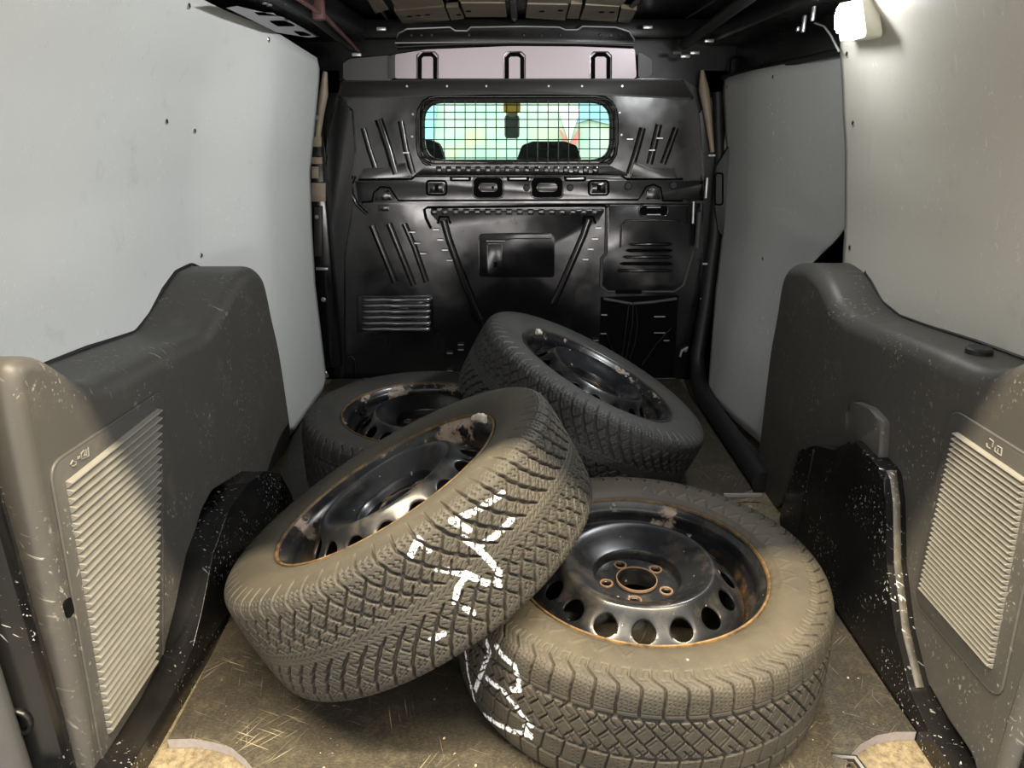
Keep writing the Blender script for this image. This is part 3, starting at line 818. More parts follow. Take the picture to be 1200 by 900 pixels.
bm = B(); add_tube(bm, [(.655, 1.40, .262), (.655, 1.41, .05)], .003, 6); obj('weld_seam', bm, M_ARCH, WR)

# ---- floor board (mat)
def fz(px, py): p = at_z(px, py, 0); return (p.x, p.y, 0)
L0 = [fz(*q) for q in ((300, 905), (288, 890), (272, 876), (250, 869), (225, 865), (196, 866))]
R0 = [fz(*q) for q in ((1074, 857), (1050, 857), (1028, 861), (1008, 872), (994, 887), (988, 905))]
poly = [(-.36, .70, 0)] + L0 + [(-.552, .98, 0), (-.562, 1.18, 0), (-.565, 1.6, 0), (-.62, 1.66, 0), (-.69, 2.0, 0), (-.71, 2.50, 0), (-.69, 2.60, 0), (.648, 2.60, 0), (.648, 2.30, 0), (.648, 1.83, 0), (.648, 1.70, 0), (.57, 1.66, 0),
        (.57, 1.60, 0), (.648, 1.55, 0), (.652, 1.25, 0), (.652, .95, 0)] + R0 + [(.47, .70, 0)]
bm = B()
vs = [bm.verts.new(Vector(p) - Vector((0, 0, .001))) for p in poly]
es = [bm.edges.new((vs[i], vs[(i + 1) % len(vs)])) for i in range(len(vs))]
r = bmesh.ops.triangle_fill(bm, use_beauty=True, use_dissolve=False, edges=es)
fs = [g for g in r['geom'] if isinstance(g, bmesh.types.BMFace)]
ext = bmesh.ops.extrude_face_region(bm, geom=fs)
bmesh.ops.translate(bm, vec=(0, 0, -.0185), verts=[g for g in ext['geom'] if isinstance(g, bmesh.types.BMVert)])
mt = obj('cargo_mat', bm, [M_MAT, M_MATEDGE], angle=20)
for p in mt.data.polygons:
    if abs(p.normal.z) < .5: p.material_index = 1
tag(mt, 'scratched dark brown floor board lying under the four wheels', 'floor mat')
bm = B(); add_box(bm, (.61, 1.665, .003), (.10, .006, .008)); obj('edge_strip', bm, M_CLIP, mt)
for x, y in ((.598, 1.635), (.622, 1.632)):
    bm = B(); add_disc(bm, (x, y, -.018), (0, 0, 1), .005, .006, 10); obj('rivet', bm, M_CLIP, mt)
bm = B(); add_tube(bm, [(.545, .80, -.012), (.53, .835, .0), (.50, .845, -.006), (.48, .83, -.012)], .006, 8)
tag(obj('tie_down_ring', bm, M_WIRE), 'black tie-down ring in the right floor cut-out', 'tie-down ring')

# ---- sliding door seal and pillars
bm = B()
add_tube(bm, [(.705, 2.632, 1.03), (.732, 2.62, .80), (.735, 2.60, .55), (.722, 2.585, .3), (.700, 2.56, .10), (.69, 2.47, .03), (.683, 2.33, .012), (.683, 2.05, .010), (.683, 1.72, .010)], [.018, .02, .022, .024, .026, .03, .032, .032, .032], 12)
tag(obj('door_seal', bm, M_RUBBER, angle=60), 'black rubber seal around the front and foot of the sliding door', 'seal')
PL = thing('trim_1', None, None, (-.66, 2.6, 0), kind='structure')
bm = B(); add_box(bm, (-.705, 2.60, .60), (.10, .06, 1.10), bev=.01); obj('pillar', bm, M_BULK, PL)
bm = B()
add_tube(bm, [at_y(x, y, 2.562) for x, y in ((381, 84), (379, 110), (376, 128), (373, 150), (371, 172))], [.008, .016, .014, .012, .010], 8); obj('bare_flange', bm, M_TAN, PL, angle=60)
for x0, y0, x1, y1, m in ((365, 160, 377, 172, M_TAN), (366, 184, 378, 192, M_TAN), (366, 195, 374, 209, M_TAN), (366, 214, 382, 236, M_TAN), (369, 242, 378, 300, plain('dark_bracket', (.03, .029, .027), .4)), (371, 310, 385, 322, M_CLIP)):
    bm = B(); add_prism(bm, [at_y(x, y, 2.562) for x, y in rect(x0, y0, x1, y1)] if m is not M_CLIP else [at_y(x, y, 2.562) for x, y in rect(x0, y0 + 3, x1, y0 + 6)], (0, -.012, 0), .002); obj('bracket', bm, m, PL)
for x, y in ((372, 138), (369.5, 200), (371.5, 254), (379, 351), (381, 437)):
    bm = B(); add_disc(bm, at_y(x, y, 2.555), (0, -1, 0), .009, .006, 14, .003); obj('screw', bm, M_CLIP, PL)
PR = thing('trim_2', None, None, (.76, 2.6, 0), kind='structure')
bm = B(); add_box(bm, (.772, 2.63, .60), (.075, .05, 1.08), bev=.01); obj('pillar', bm, M_BULK, PR)
bm = B()
add_tube(bm, [at_y(x, y, 2.60) for x, y in ((823, 82), (825, 105), (829, 130), (832, 155), (835, 178))], [.006, .018, .014, .010, .008], 8); obj('bare_flange', bm, M_TAN, PR, angle=60)
cov = plain('black_plastic_pillar_cover', (.022, .022, .022), .5)
bm = B(); add_prism(bm, fillet([at_y(x, y, 2.585) for x, y in ((838, 195), (856, 165), (858, 240), (853, 290), (840, 268), (836, 240))], .01), (0, -.02, 0), .006); obj('pillar_cover', bm, cov, PR)
bm = B(); add_tube(bm, fillet([at_y(x, y, 2.563) for x, y in rect(838, 203, 847, 240)], .01), .003, 6, True); obj('cover_slot', bm, M_VOID, PR, angle=60)
for (x0, y0), (x1, y1), r in (((829, 208), (827, 232), .006), ((813, 236), (812, 262), .005), ((820, 248), (817, 290), .010)):
    bm = B(); add_tube(bm, [at_y(x0, y0, 2.60), at_y(x1, y1, 2.60)], r, 8); obj('bracket', bm, M_GREYRUB if r > .008 else M_CLIP, PR, angle=60)
for x, y in ((834, 182), (827, 309), (824, 350), (816, 419)):
    bm = B(); add_box(bm, at_y(x, y, 2.585), (.022, .01, .006)); obj('clip', bm, M_CLIP, PR)

# ---- roof: cross member, tan bows, cant rails
ZR = 1.235
beam = [at_y(x, y, 2.56) for x, y in ((464, 51), (468, 40), (478, 35), (528, 33), (534, 37), (548, 37), (552, 33), (612, 32), (655, 33), (662, 36), (676, 36), (682, 32), (720, 33), (736, 38), (742, 47), (741, 52), (600, 50))]
bm = B(); add_prism(bm, beam, (0, -.02, 0), .003); hb = obj('roof_cross_member', bm, M_ROOF, ceiling)
bm = B(); add_tube(bm, [p + Vector((0, -.022, 0)) for p in beam], .0028, 6, True); obj('painted_glint_edge', bm, M_CLIP, hb, angle=60)  # pale line painted as a glint of the lamp on this edge
for x in (482, 494, 506, 550, 614, 635, 657, 703, 716):
    bm = B(); add_disc(bm, at_y(x, 41.5, 2.541), (0, -1, 0), .006, .004, 12, .002); obj('rivet', bm, M_BULK2, hb)
bm = B(); add_tube(bm, [at_y(x, y, 2.585) for x, y in ((466, 55), (540, 51.5), (605, 50.5), (680, 51), (742, 53.5))], .009, 8); obj('roof_bow', bm, M_ROOF, ceiling, angle=60)
bm = B(); add_box(bm, (CX, 2.60, 1.22), (1.5, .06, .06), bev=.01); obj('roof_bow', bm, M_ROOF, ceiling)
def roof(px, py, z=ZR): return at_z(px, py, z)
for q in ([(472, 28), (462, 13), (520, 8), (527, 24)], [(529, 24), (523, 9), (537, 8), (544, 22)], [(546, 20), (540, 4), (592, 4), (594, 20)], [(616, 21), (618, 5), (666, 6), (662, 24)],
          [(664, 22), (669, 5), (682, 5), (678, 22)], [(680, 23), (686, 6), (726, 8), (722, 26)], [(724, 26), (728, 10), (746, 12), (738, 27)], [(464, 11), (452, -14), (514, -16), (519, 6)], [(538, 2), (530, -18), (594, -18), (592, 2)],
          [(618, 3), (620, -18), (676, -18), (668, 4)], [(686, 4), (692, -16), (745, -14), (728, 7)], [(455, 11), (440, -10), (425, -10), (440, 16)]):
    bm = B(); add_prism(bm, [roof(x, y) for x, y in q], (0, 0, .012)); obj('roof_pressing', bm, M_ROOFTAN, ceiling)
for x, y in ((480, 19), (490, 18), (501, 17), (538, 17), (549, 13), (635, 13), (657, 12), (705, 14), (717, 14)):
    bm = B(); add_disc(bm, roof(x, y, ZR - .0005), (0, 0, -1), .008, .002, 12); obj('roof_hole', bm, M_VOID, ceiling)
for pts, r in (([(428, -4), (446, 10), (455, 25)], .006), ([(378, -4), (400, 18), (410, 28)], .010), ([(362, -2), (394, 24)], .006), ([(750, -4), (735, 14), (730, 26)], .008), ([(842, -3), (806, 20)], .006), ([(870, 18), (808, 48)], .008), ([(600, -18), (603, 28)], .012)):
    bm = B(); add_tube(bm, [roof(x, y, 1.245) for x, y in pts], r, 8); obj('roof_rib', bm, M_ROOF, ceiling, angle=60)
for x, y in ((447, 34), (418, 64), (759, 32), (831, 48), (803, 66), (814, 62), (793, 62)):
    bm = B(); add_box(bm, at_y(x, y, 2.52), (.03, .012, .010), bev=.002); obj('roof_clip', bm, M_CLIP if x != 793 else M_GREYRUB, ceiling)
CL = thing('trim_3', None, None, (-.6, 1.6, 1.18), kind='structure')
bm = B(); add_box(bm, (-.63, 1.68, 1.225), (.30, 1.9, .08), bev=.02); obj('cant_rail', bm, M_ROOF, CL)
bm = B(); add_tube(bm, [(-.50, .75, 1.20), (-.50, 1.4, 1.20), (-.505, 2.0, 1.185), (-.52, 2.55, 1.16)], .014, 8); obj('rail_tube', bm, M_RUBBER, CL, angle=60)
bm = B(); add_tube(bm, [(-.50, .75, 1.19), (-.47, 1.6, 1.185), (-.47, 2.0, 1.18), (-.50, 2.55, 1.15)], .005, 6); obj('wire', bm, plain('maroon_wire', (.10, .045, .04), .5), CL, angle=60)
for y in (1.62, 1.95):
    bm = B(); add_box(bm, (-.475, y, 1.19), (.03, .025, .05), bev=.006); obj('wire_clip', bm, bpy.data.materials['maroon_wire'], CL)
def cr(px, py): return at_x(px, py, -.565)
holes = [fillet([cr(x, y) for x, y in q], .006, 3) for q in ([(297, 14), (320, 15), (326, 19), (303, 18)], [(313, 24), (334, 24), (350, 31), (326, 31)], [(342, 36), (356, 37), (368, 42), (352, 42)])]
bm = B(); add_sheet_with_holes(bm, [cr(x, y) for x, y in ((266, 9), (278, 7), (332, 20), (374, 43), (362, 44), (325, 38), (295, 23))], holes, (-.003, 0, 0)); obj('perforated_plate', bm, M_WHITE, CL, angle=None)
for x, y in ((311, 3), (316, 5), (337, 3)):
    bm = B(); add_disc(bm, at_z(x, y, 1.183), (0, 0, -1), .007, .004, 10, .001); obj('rivet', bm, M_CLIP, CL)
CR = thing('trim_4', None, None, (.68, 1.6, 1.18), kind='structure')
bm = B(); add_box(bm, (.78, 1.68, 1.215), (.26, 1.9, .085), bev=.02); obj('cant_rail', bm, M_ROOF, CR)
bm = B(); add_box(bm, (.785, 2.2, 1.13), (.05, .9, .10), bev=.012); obj('door_header', bm, M_ROOF, CR)
bm = B(); add_tube(bm, [(.765, 1.74, 1.083), (.74, 2.2, 1.079), (.715, 2.62, 1.075)], .009, 8); obj('header_seal', bm, M_RUBBER, CR, angle=60)
bm = B(); add_tube(bm, [(.55, .8, 1.215), (.55, 1.8, 1.205), (.56, 2.55, 1.17)], .016, 8); obj('rail_tube', bm, M_RUBBER, CR, angle=60)
for x, y, h in ((953, 16, .03), (942, 28, .035), (935, 34, .010)):
    bm = B(); add_box(bm, at_x(x, y, .665), (.006, .012, h), bev=.002); obj('clip', bm, M_CLIP, CR)  # small pale blocks stand in for glints beside the lamp
bm = B(); add_tube(bm, [at_x(x, y, .69) for x, y in ((955, 27), (966, 31), (974, 42), (983, 60))], .0022, 6)
tag(obj('lamp_cable', bm, M_CLIP, angle=60), 'thin pale cable looping down beside the glowing lamp', 'cable')
# rear door frame
RF = thing('trim_5', None, None, (-.7, .82, 0), kind='structure')
bm = B(); add_box(bm, (-.805, .785, .52), (.33, .03, 1.30), bev=.012); obj('door_pillar', bm, M_ARCH, RF)
bm = B(); add_tube(bm, [(-.70, .755, -.06), (-.70, .752, .3), (-.70, .752, .9)], .02, 10); obj('weatherstrip', bm, M_GREYRUB, RF, angle=60)
for y, z in ((.768, .38), (.768, .14)):
    bm = B(); add_tube(bm, [Vector((-.688 + .018 * math.cos(a), y, z + .02 * math.sin(a))) for a in [k * PI / 8 for k in range(16)]], .004, 6, True); obj('bolt_boss', bm, M_ARCH, RF, angle=60)
RG = thing('trim_6', None, None, (.85, .80, 0), kind='structure')
bm = B(); add_box(bm, (.872, .745, .52), (.33, .03, 1.30), bev=.012); obj('door_pillar', bm, M_ARCH, RG)
bm = B(); add_box(bm, (CX, .776, 1.175), (1.7, .05, .17), bev=.012); rh = obj('trim_7', bm, M_ROOF); rh['kind'] = 'structure'

# ---- lamp
lm_m, nt, b = new_mat('lit_lamp_lens')
b.inputs['Base Color'].default_value = (1, 1, 1, 1); b.inputs['Emission Color'].default_value = (1.0, .98, .90, 1); b.inputs['Emission Strength'].default_value = 30
lx = .662
lc = [at_x(x, y, lx) for x, y in ((985, 8), (1008, 4), (1013, 38), (1000, 42), (986, 38))]
t = thing('interior_lamp', 'small glowing lamp at the upper front corner of right lining board', 'lamp', at_x(997, 40, lx))
bm = B(); add_prism(bm, fillet([at_x(x, y, lx) for x, y in ((982, 4), (1010, -1), (1016, 43), (1000, 47), (984, 48))], .008), (.03, 0, 0)); obj('housing', bm, plain('cream_lamp_housing', (.62, .60, .5), .5), t)
bm = B(); add_prism(bm, [p + Vector((.001, 0, 0)) for p in fillet(lc, .012)], (-.014, 0, 0), .006); obj('lens', bm, lm_m, t)
lp = at_x(998, 22, lx)
pl = bpy.data.lights.new('lamp_glow', 'POINT'); pl.energy = 2.2; pl.color = (.95, .98, 1.0); pl.shadow_soft_size = .022
po = bpy.data.objects.new('lamp_glow', pl); po.location = lp + Vector((-.085, 0, 0)); COL.objects.link(po)
area_light('lamp_beam', lp + Vector((-.03, 0, 0)), lp + Vector((-1.0, .0, -.40)), .05, .07, 10.0, (.95, .98, 1.0))

# ------------------------------------------------------------------ wheels
LIP = .0925
def catmull(pts, n):
    pts = np.array(pts, float); d = np.r_[0, np.cumsum(np.hypot(*np.diff(pts, axis=0).T))]
    P = np.vstack([2 * pts[0] - pts[1], pts, 2 * pts[-1] - pts[-2]]); out = []
    for i in range(1, len(P) - 2):
        for t in np.linspace(0, 1, n, endpoint=False):
            a, b, c, e = P[i - 1:i + 3]
            out.append(.5 * (2 * b + (c - a) * t + (2 * a - 5 * b + 4 * c - e) * t * t + (3 * b - a - 3 * c + e) * t ** 3))
    out.append(pts[-1]); return np.array(out)
HALF = [(.3255, 0), (.3250, .03), (.3238, .06), (.3218, .078), (.3180, .0895), (.3105, .0968), (.3000, .1002), (.286, .1025), (.270, .1032), (.252, .1020), (.238, .0985), (.2275, .0935), (.2210, .0885), (.2150, .0845)]
_c = catmull(HALF, 24)
_arc = np.r_[0, np.cumsum(np.hypot(*np.diff(_c, axis=0).T))]
def frac0(x): return x - np.round(x)
def groove(d, hw, depth, soft=.0007):
    return depth * np.clip((hw + soft - d) / soft, 0, 1)
def tread_v(phi, t, K):
    """directional winter tread: swept lateral grooves that die out before the middle, crossing links, fine sipes"""
    C = 2 * PI * .3255; pitch = C / K
    a = np.abs(t); h = np.zeros_like(phi)
    e = np.clip(1 - a / .100, 0, 1)
    f = 2.5 * e ** 1.7
    fp = 2.5 * 1.7 / .100 * e ** .7
    off = np.where(t > 0, 0.0, .5)
    g = phi - f + off
    kink = .03 * np.sin(a * 300) * (a < .1)
    d = np.abs(frac0(g + kink)) * pitch / np.sqrt(1 + (pitch * fp) ** 2)
    wv = np.clip((a - .009) / .012, 0, 1) * (.0023 - .0005 * np.clip((a - .06) / .03, 0, 1))
    lateral = groove(d, wv, .0080) * (a > .010) * np.clip((.130 - a) / .020, 0, 1)
    h = np.maximum(h, lateral)
    # links crossing from groove to groove
    near = d < .0005
    for a0, k, hw, lo, hi in ((.052, 26, .0014, .030, .074), (.026, 22, .0011, .012, .036)):
        g2 = phi - k * (a - a0) + off + .35
        d2 = np.abs(frac0(g2)) * pitch / np.sqrt(1 + (pitch * k) ** 2)
        h = np.maximum(h, groove(d2, hw, .0060) * ((a > lo) & (a < hi)))
    solid = (h < .0005)
    # shoulder sipes: short wavy cuts, two columns
    sh = ((a > .066) & (a < .080)) | ((a > .086) & (a < .104))
    for q in (.33, .66):
        dd = np.abs(frac0(g - q + .06 * np.sin(a * 900))) * pitch
        h = np.maximum(h, groove(dd, .0008, .0030) * sh * solid)
    # middle sipes: short slanting dashes in rows
    row = np.floor(a / .0085)
    inrow = np.mod(a, .0085) / .0085
    g3 = phi * 3 - np.where(t > 0, 1, -1) * 0 - a * 150 + .37 * row
    dd = np.abs(frac0(g3)) * pitch / 3
    h = np.maximum(h, groove(dd, .0006, .0022) * (a < .062) * (inrow > .18) * (inrow < .82) * solid)
    return h
def tread_z(phi, t, K):
    """asymmetric winter tread: wide main grooves, square shoulder blocks, lattice of slanting cuts in the middle rib"""
    C = 2 * PI * .3255; pitch = C / K
    h = np.zeros_like(phi)
    for tg, hw, dp in ((.052, .0026, .0075), (-.016, .0024, .0075), (-.053, .0020, .0065)):
        h = np.maximum(h, groove(np.abs(t - tg), hw, dp))
    # upper shoulder blocks, cut running out down the side
    s1 = t > .052
    sw = np.clip((t - .101) / .016, 0, 1)
    d = np.abs(frac0(phi + .55 * sw + .03 * np.sin(t * 120))) * pitch
    h = np.maximum(h, groove(d, .0016, .0065) * s1 * np.clip((.132 - t) / .020, 0, 1))
    m = (t > .100) & (t < .128)
    for q in (.28, .62):
        dd = np.abs(frac0(phi + .55 * sw - q)) * pitch
        h = np.maximum(h, groove(dd, .0007, .0011) * m)
    h = np.maximum(h, groove(np.abs(t - .112), .0007, .0011) * (np.abs(frac0(phi + .55 * sw - .45)) < .17) * m)
    h = np.maximum(h, groove(np.abs(t - .128), .0007, .0011) * (np.abs(frac0(phi + .55 * sw - .78)) < .17))
    for q in (.2, .4, .6, .8):
        dd = np.abs(frac0(phi - q + .03 * np.sin(t * 1600))) * pitch
        h = np.maximum(h, groove(dd, .0004, .0016) * (t > .062) & 1 if False else groove(dd, .0004, .0016) * ((t > .064) & (t < .098)) * (np.sin(t * 1100 + q * 7) > -.2))
    h = np.maximum(h, groove(np.abs(t - .0625), .0005, .0016))
    # middle rib: small slanting bricks in a herringbone of stepped cuts
    mid = (t > -.016) & (t < .052)
    k = 27.0
    A = phi + k * (t - .018); Bq = phi - k * (t - .018)
    row = np.floor(A); L = np.sqrt(1 + (pitch * k) ** 2)
    da = np.abs(frac0(A)) * pitch / L
    db = np.abs(frac0(Bq + np.mod(row, 2) * .5)) * pitch / L
    h = np.maximum(h, groove(da, .0010, .0055) * mid)
    h = np.maximum(h, groove(db, .0010, .0055) * mid)
    edge = mid & (np.abs(t - .018) > .016)
    dc = np.abs(frac0(A - .5)) * pitch / L
    h = np.maximum(h, groove(dc, .0008, .0045) * edge)
    dc = np.abs(frac0(Bq + .25)) * pitch / L
    h = np.maximum(h, groove(dc, .0005, .0015) * mid * (np.abs(frac0(A - .5)) < .30))
    # lower ribs
    low = (t < -.016) & (t > -.053)
    d = np.abs(frac0(phi - 6 * (t + .035) + .25)) * pitch
    h = np.maximum(h, groove(d, .0011, .005) * low)
    d = np.abs(frac0(phi + .5)) * pitch
    h = np.maximum(h, groove(d, .0016, .0065) * (t < -.053) * np.clip((t + .130) / .012, 0, 1))
    for q in (.25, .5, .75):
        dd = np.abs(frac0(phi - q)) * pitch
        h = np.maximum(h, groove(dd, .0004, .0014) * (t < -.020) * (t > -.10) * (np.sin(t * 1000 + q * 7) > -.2))
    return h
def seg_dist(u, t, pts):
    d = np.full(u.shape, 9.0)
    for (u0, t0), (u1, t1) in zip(pts, pts[1:]):
        dx, dy = u1 - u0, t1 - t0; L = dx * dx + dy * dy + 1e-12
        q = np.clip(((u - u0) * dx + (t - t0) * dy) / L, 0, 1)
        d = np.minimum(d, np.hypot(u - u0 - q * dx, t - t0 - q * dy))
    return d
def tyre_mesh(name, fn, K, NU, dt, paint=None, deco=False):
    tm = _arc[-1]
    ts = [0.0]
    while ts[-1] < tm:
        a = ts[-1]; ts.append(a + (dt if a < .132 else dt * 2.4))
    ts[-1] = tm
    ts = np.array(ts); ts = np.r_[-ts[:0:-1], ts]
    r = np.interp(np.abs(ts), _arc, _c[:, 0]); z = np.sign(ts) * np.interp(np.abs(ts), _arc, _c[:, 1])
    dr, dz = np.gradient(r, ts), np.gradient(z, ts)
    nr, nz = dz, -dr; L = np.hypot(nr, nz); nr, nz = nr / L, nz / L
    th = np.arange(NU) * 2 * PI / NU
    TH, T = np.meshgrid(th, ts, indexing='ij')
    phi = TH * K / (2 * PI)
    dep = fn(phi, T, K)
    dep = np.where(np.abs(T) < .138, dep, 0)
    # circular moulded lines on the sidewall
    a = np.abs(T)
    for tt, w, d_ in ((.140, .0012, .0007), (.196, .0010, .0006), (.226, .0014, .0008)):
        dep = dep - d_ * np.clip(1 - np.abs(a - tt) / w, 0, 1)
    if deco:       # hatched triangles moulded round part of the sidewall
        b0, b1 = .148, .176
        q = np.clip((a - b0) / (b1 - b0), 0, 1)
        tri = np.abs(frac0(TH * 34 / (2 * PI) + q * .5)) < .5 * q * .8
        stripes = np.sin(TH * 1300 / (2 * PI) * 2 * PI / 6 + q * 9) > 0
        zone = (a > b0) & (a < b1) & (np.sin(TH * 2 + .6) > -.2)
        zz = 2 * np.abs(np.mod(TH * 40 / (2 * PI), 1) - .5)
        line = (np.abs(q - zz) < .16) | (np.abs(q - .03) < .05) | (np.abs(q - .97) < .05)
        dep = dep - .0010 * (line & zone)
        b0, b1 = .186, .205
        bars = (np.sin(TH * 60) > .2) & (a > b0) & (a < b1) & (np.sin(TH * 2 + 1.4) > .1)
        dep = dep - .0006 * bars
    R = r[None, :] - nr[None, :] * dep; Z = z[None, :] - nz[None, :] * dep
    co = np.stack([R * np.cos(TH), R * np.sin(TH), Z], -1).reshape(-1, 3)
    nv = len(ts)
    i = np.arange(NU)[:, None] * nv; j = np.arange(nv - 1)[None, :]
    i2 = ((np.arange(NU) + 1) % NU)[:, None] * nv
    quads = np.stack([i + j, i2 + j, i2 + j + 1, i + j + 1], -1).reshape(-1, 4)
    me = bpy.data.meshes.new(name)
    me.vertices.add(len(co)); me.vertices.foreach_set('co', co.astype(np.float32).ravel())
    nq = len(quads)
    me.loops.add(nq * 4); me.loops.foreach_set('vertex_index', quads.astype(np.int32).ravel())
    me.polygons.add(nq); me.polygons.foreach_set('loop_start', np.arange(0, nq * 4, 4, dtype=np.int32))
    me.polygons.foreach_set('use_smooth', np.ones(nq, bool))
    side = np.clip((np.abs(T) - .10) / .03, 0, 1)
    bead = np.clip((np.abs(T) - .185) / .015, 0, 1)
    pm = np.zeros_like(T)
    if paint:
        for s, w in paint:
            pm = np.maximum(pm, np.clip((w - seg_dist(TH * .3255, T, s)) / .0012, 0, 1))
        pm = pm * (dep < .0009)
    for nm, arr in (('side', side), ('bead', bead), ('paint', pm)):
        at = me.attributes.new(nm, 'FLOAT', 'POINT'); at.data.foreach_set('value', arr.astype(np.float32).ravel())
    me.update(calc_edges=True); me.validate()
    return me

def rim_disc_bm():
    """pressed steel disc with sixteen round holes, dished nave, five bolt holes"""
    bm = B()
    prof = [(.034, -.045), (.072, -.045), (.0755, -.041), (.077, -.030), (.083, -.0265), (.100, -.017), (.116, -.005), (.126, .0), (.132, -.0005), (.138, -.006), (.147, -.017), (.160, -.029), (.172, -.040), (.180, -.050), (.186, -.062), (.188, -.072)]
    pc = catmull(prof, 8)
    rr, zz = pc[:, 0], pc[:, 1]
    def zf(r): return float(np.interp(r, rr, zz))
    NA = 160
    def ringv(r): return [bm.verts.new((r * math.cos(2 * PI * k / NA), r * math.sin(2 * PI * k / NA), zf(r))) for k in range(NA)]
    def band(rs):
        rings = [ringv(r) for r in rs]
        for a, b in zip(rings, rings[1:]):
            for k in range(NA): bm.faces.new((a[k], a[(k + 1) % NA], b[(k + 1) % NA], b[k]))
    def holes(n, ra, rb, rc, rh, per, lat, thick, rs=1.0):
        w = 2 * PI / n; q = NA // n
        for s in range(n):
            a0 = s * w
            bd = [(a0 + w * k / q, ra) for k in range(q)] + [(a0 + w, ra + (rb - ra) * k / lat) for k in range(lat)] \
                + [(a0 + w - w * k / q, rb) for k in range(q)] + [(a0, rb - (rb - ra) * k / lat) for k in range(lat)]
            am = a0 + w / 2; cx, cy = rc * math.cos(am), rc * math.sin(am)
            loops = [[], [], [], [], [], []]
            for th, r in bd:
                x, y = r * math.cos(th), r * math.sin(th)
                dx, dy = x - cx, y - cy; L = math.hypot(dx, dy); ux, uy = math.cos(am), math.sin(am); dr_ = dx * ux + dy * uy; dt_ = -dx * uy + dy * ux; L = math.hypot(dr_, dt_); er = rh * rs * dr_ / L; et = rh * dt_ / L; hx, hy = cx + er * ux - et * uy, cy + er * uy + et * ux
                for li, t in enumerate((0, .35, .7, 1.0)):
                    px, py = x + (hx - x) * t, y + (hy - y) * t
                    r_ = math.hypot(px, py)
                    loops[li].append(bm.verts.new((px, py, zf(r_) - (.0008 if li == 3 else 0))))
                q_ = 1 - .001 / rh; hx2, hy2 = cx + (hx - cx) * q_, cy + (hy - cy) * q_
                z_ = zf(math.hypot(hx, hy))
                loops[4].append(bm.verts.new((hx2, hy2, z_ - .002)))
                loops[5].append(bm.verts.new((hx2, hy2, z_ - thick)))
            m = len(bd)
            for a, b in zip(loops, loops[1:]):
                for k in range(m): bm.faces.new((a[k], a[(k + 1) % m], b[(k + 1) % m], b[k]))
    band([.034, .037, .0405])
    holes(5, .0405, .0695, .055, .0085, 32, 5, .006)
    band([.0695, .072, .074, .076, .077, .078, .080, .084, .089, .095, .102, .109, .116, .121, .126, .129, .132, .1335, .135])
    holes(16, .135, .1785, .1570, .0200, 10, 6, .005, .74)
    band([.1785, .181, .184, .186, .188])
    add_lathe(bm, [(.0345, -.075), (.0345, -.041), (.0352, -.0392), (.0366, -.0392), (.0370, -.0455)], 80)
    bmesh.ops.remove_doubles(bm, verts=bm.verts, dist=2e-5)
    bmesh.ops.translate(bm, vec=(0, 0, LIP), verts=bm.verts)
    return bm
def rim_barrel_bm():
    bm = B()
    half = [(.2155, -.010), (.2170, -.0035), (.2140, -.009), (.2080, -.0135), (.2045, -.018), (.2030, -.030), (.2035, -.036), (.2010, -.040), (.1975, -.047), (.1945, -.055), (.1895, -.070), (.183, -.085), (.176, -.10), (.176, -.125), (.184, -.140), (.198, -.150), (.2015, -.165), (.206, -.172), (.215, -.176), (.2185, -.182), (.2225, -.184), (.2220, -.178)]
    add_lathe(bm, half, 160, LIP)
    return bm
def rim_edge_bm():
    bm = B(); ring = []
    add_lathe(bm, [(.2165, -.006), (.2175, -.001), (.2195, .0012), (.2220, .0005), (.2235, -.003), (.2232, -.008), (.2215, -.012), (.2205, -.008), (.2195, -.0035)], 160, LIP)
    return bm
_rim = {}
def rim_mesh(key, fn, angle=50):
    if key not in _rim:
        bm = fn(); bmesh.ops.recalc_face_normals(bm, faces=bm.faces)
        me = bpy.data.meshes.new(key); bm.to_mesh(me); bm.free(); finish(me, angle); _rim[key] = me
    return _rim[key]
def ring_bm(r, rad, z):
    bm = B(); add_tube(bm, [(r * math.cos(2 * PI * k / 48), r * math.sin(2 * PI * k / 48), z) for k in range(48)], rad, 8, True); return bm

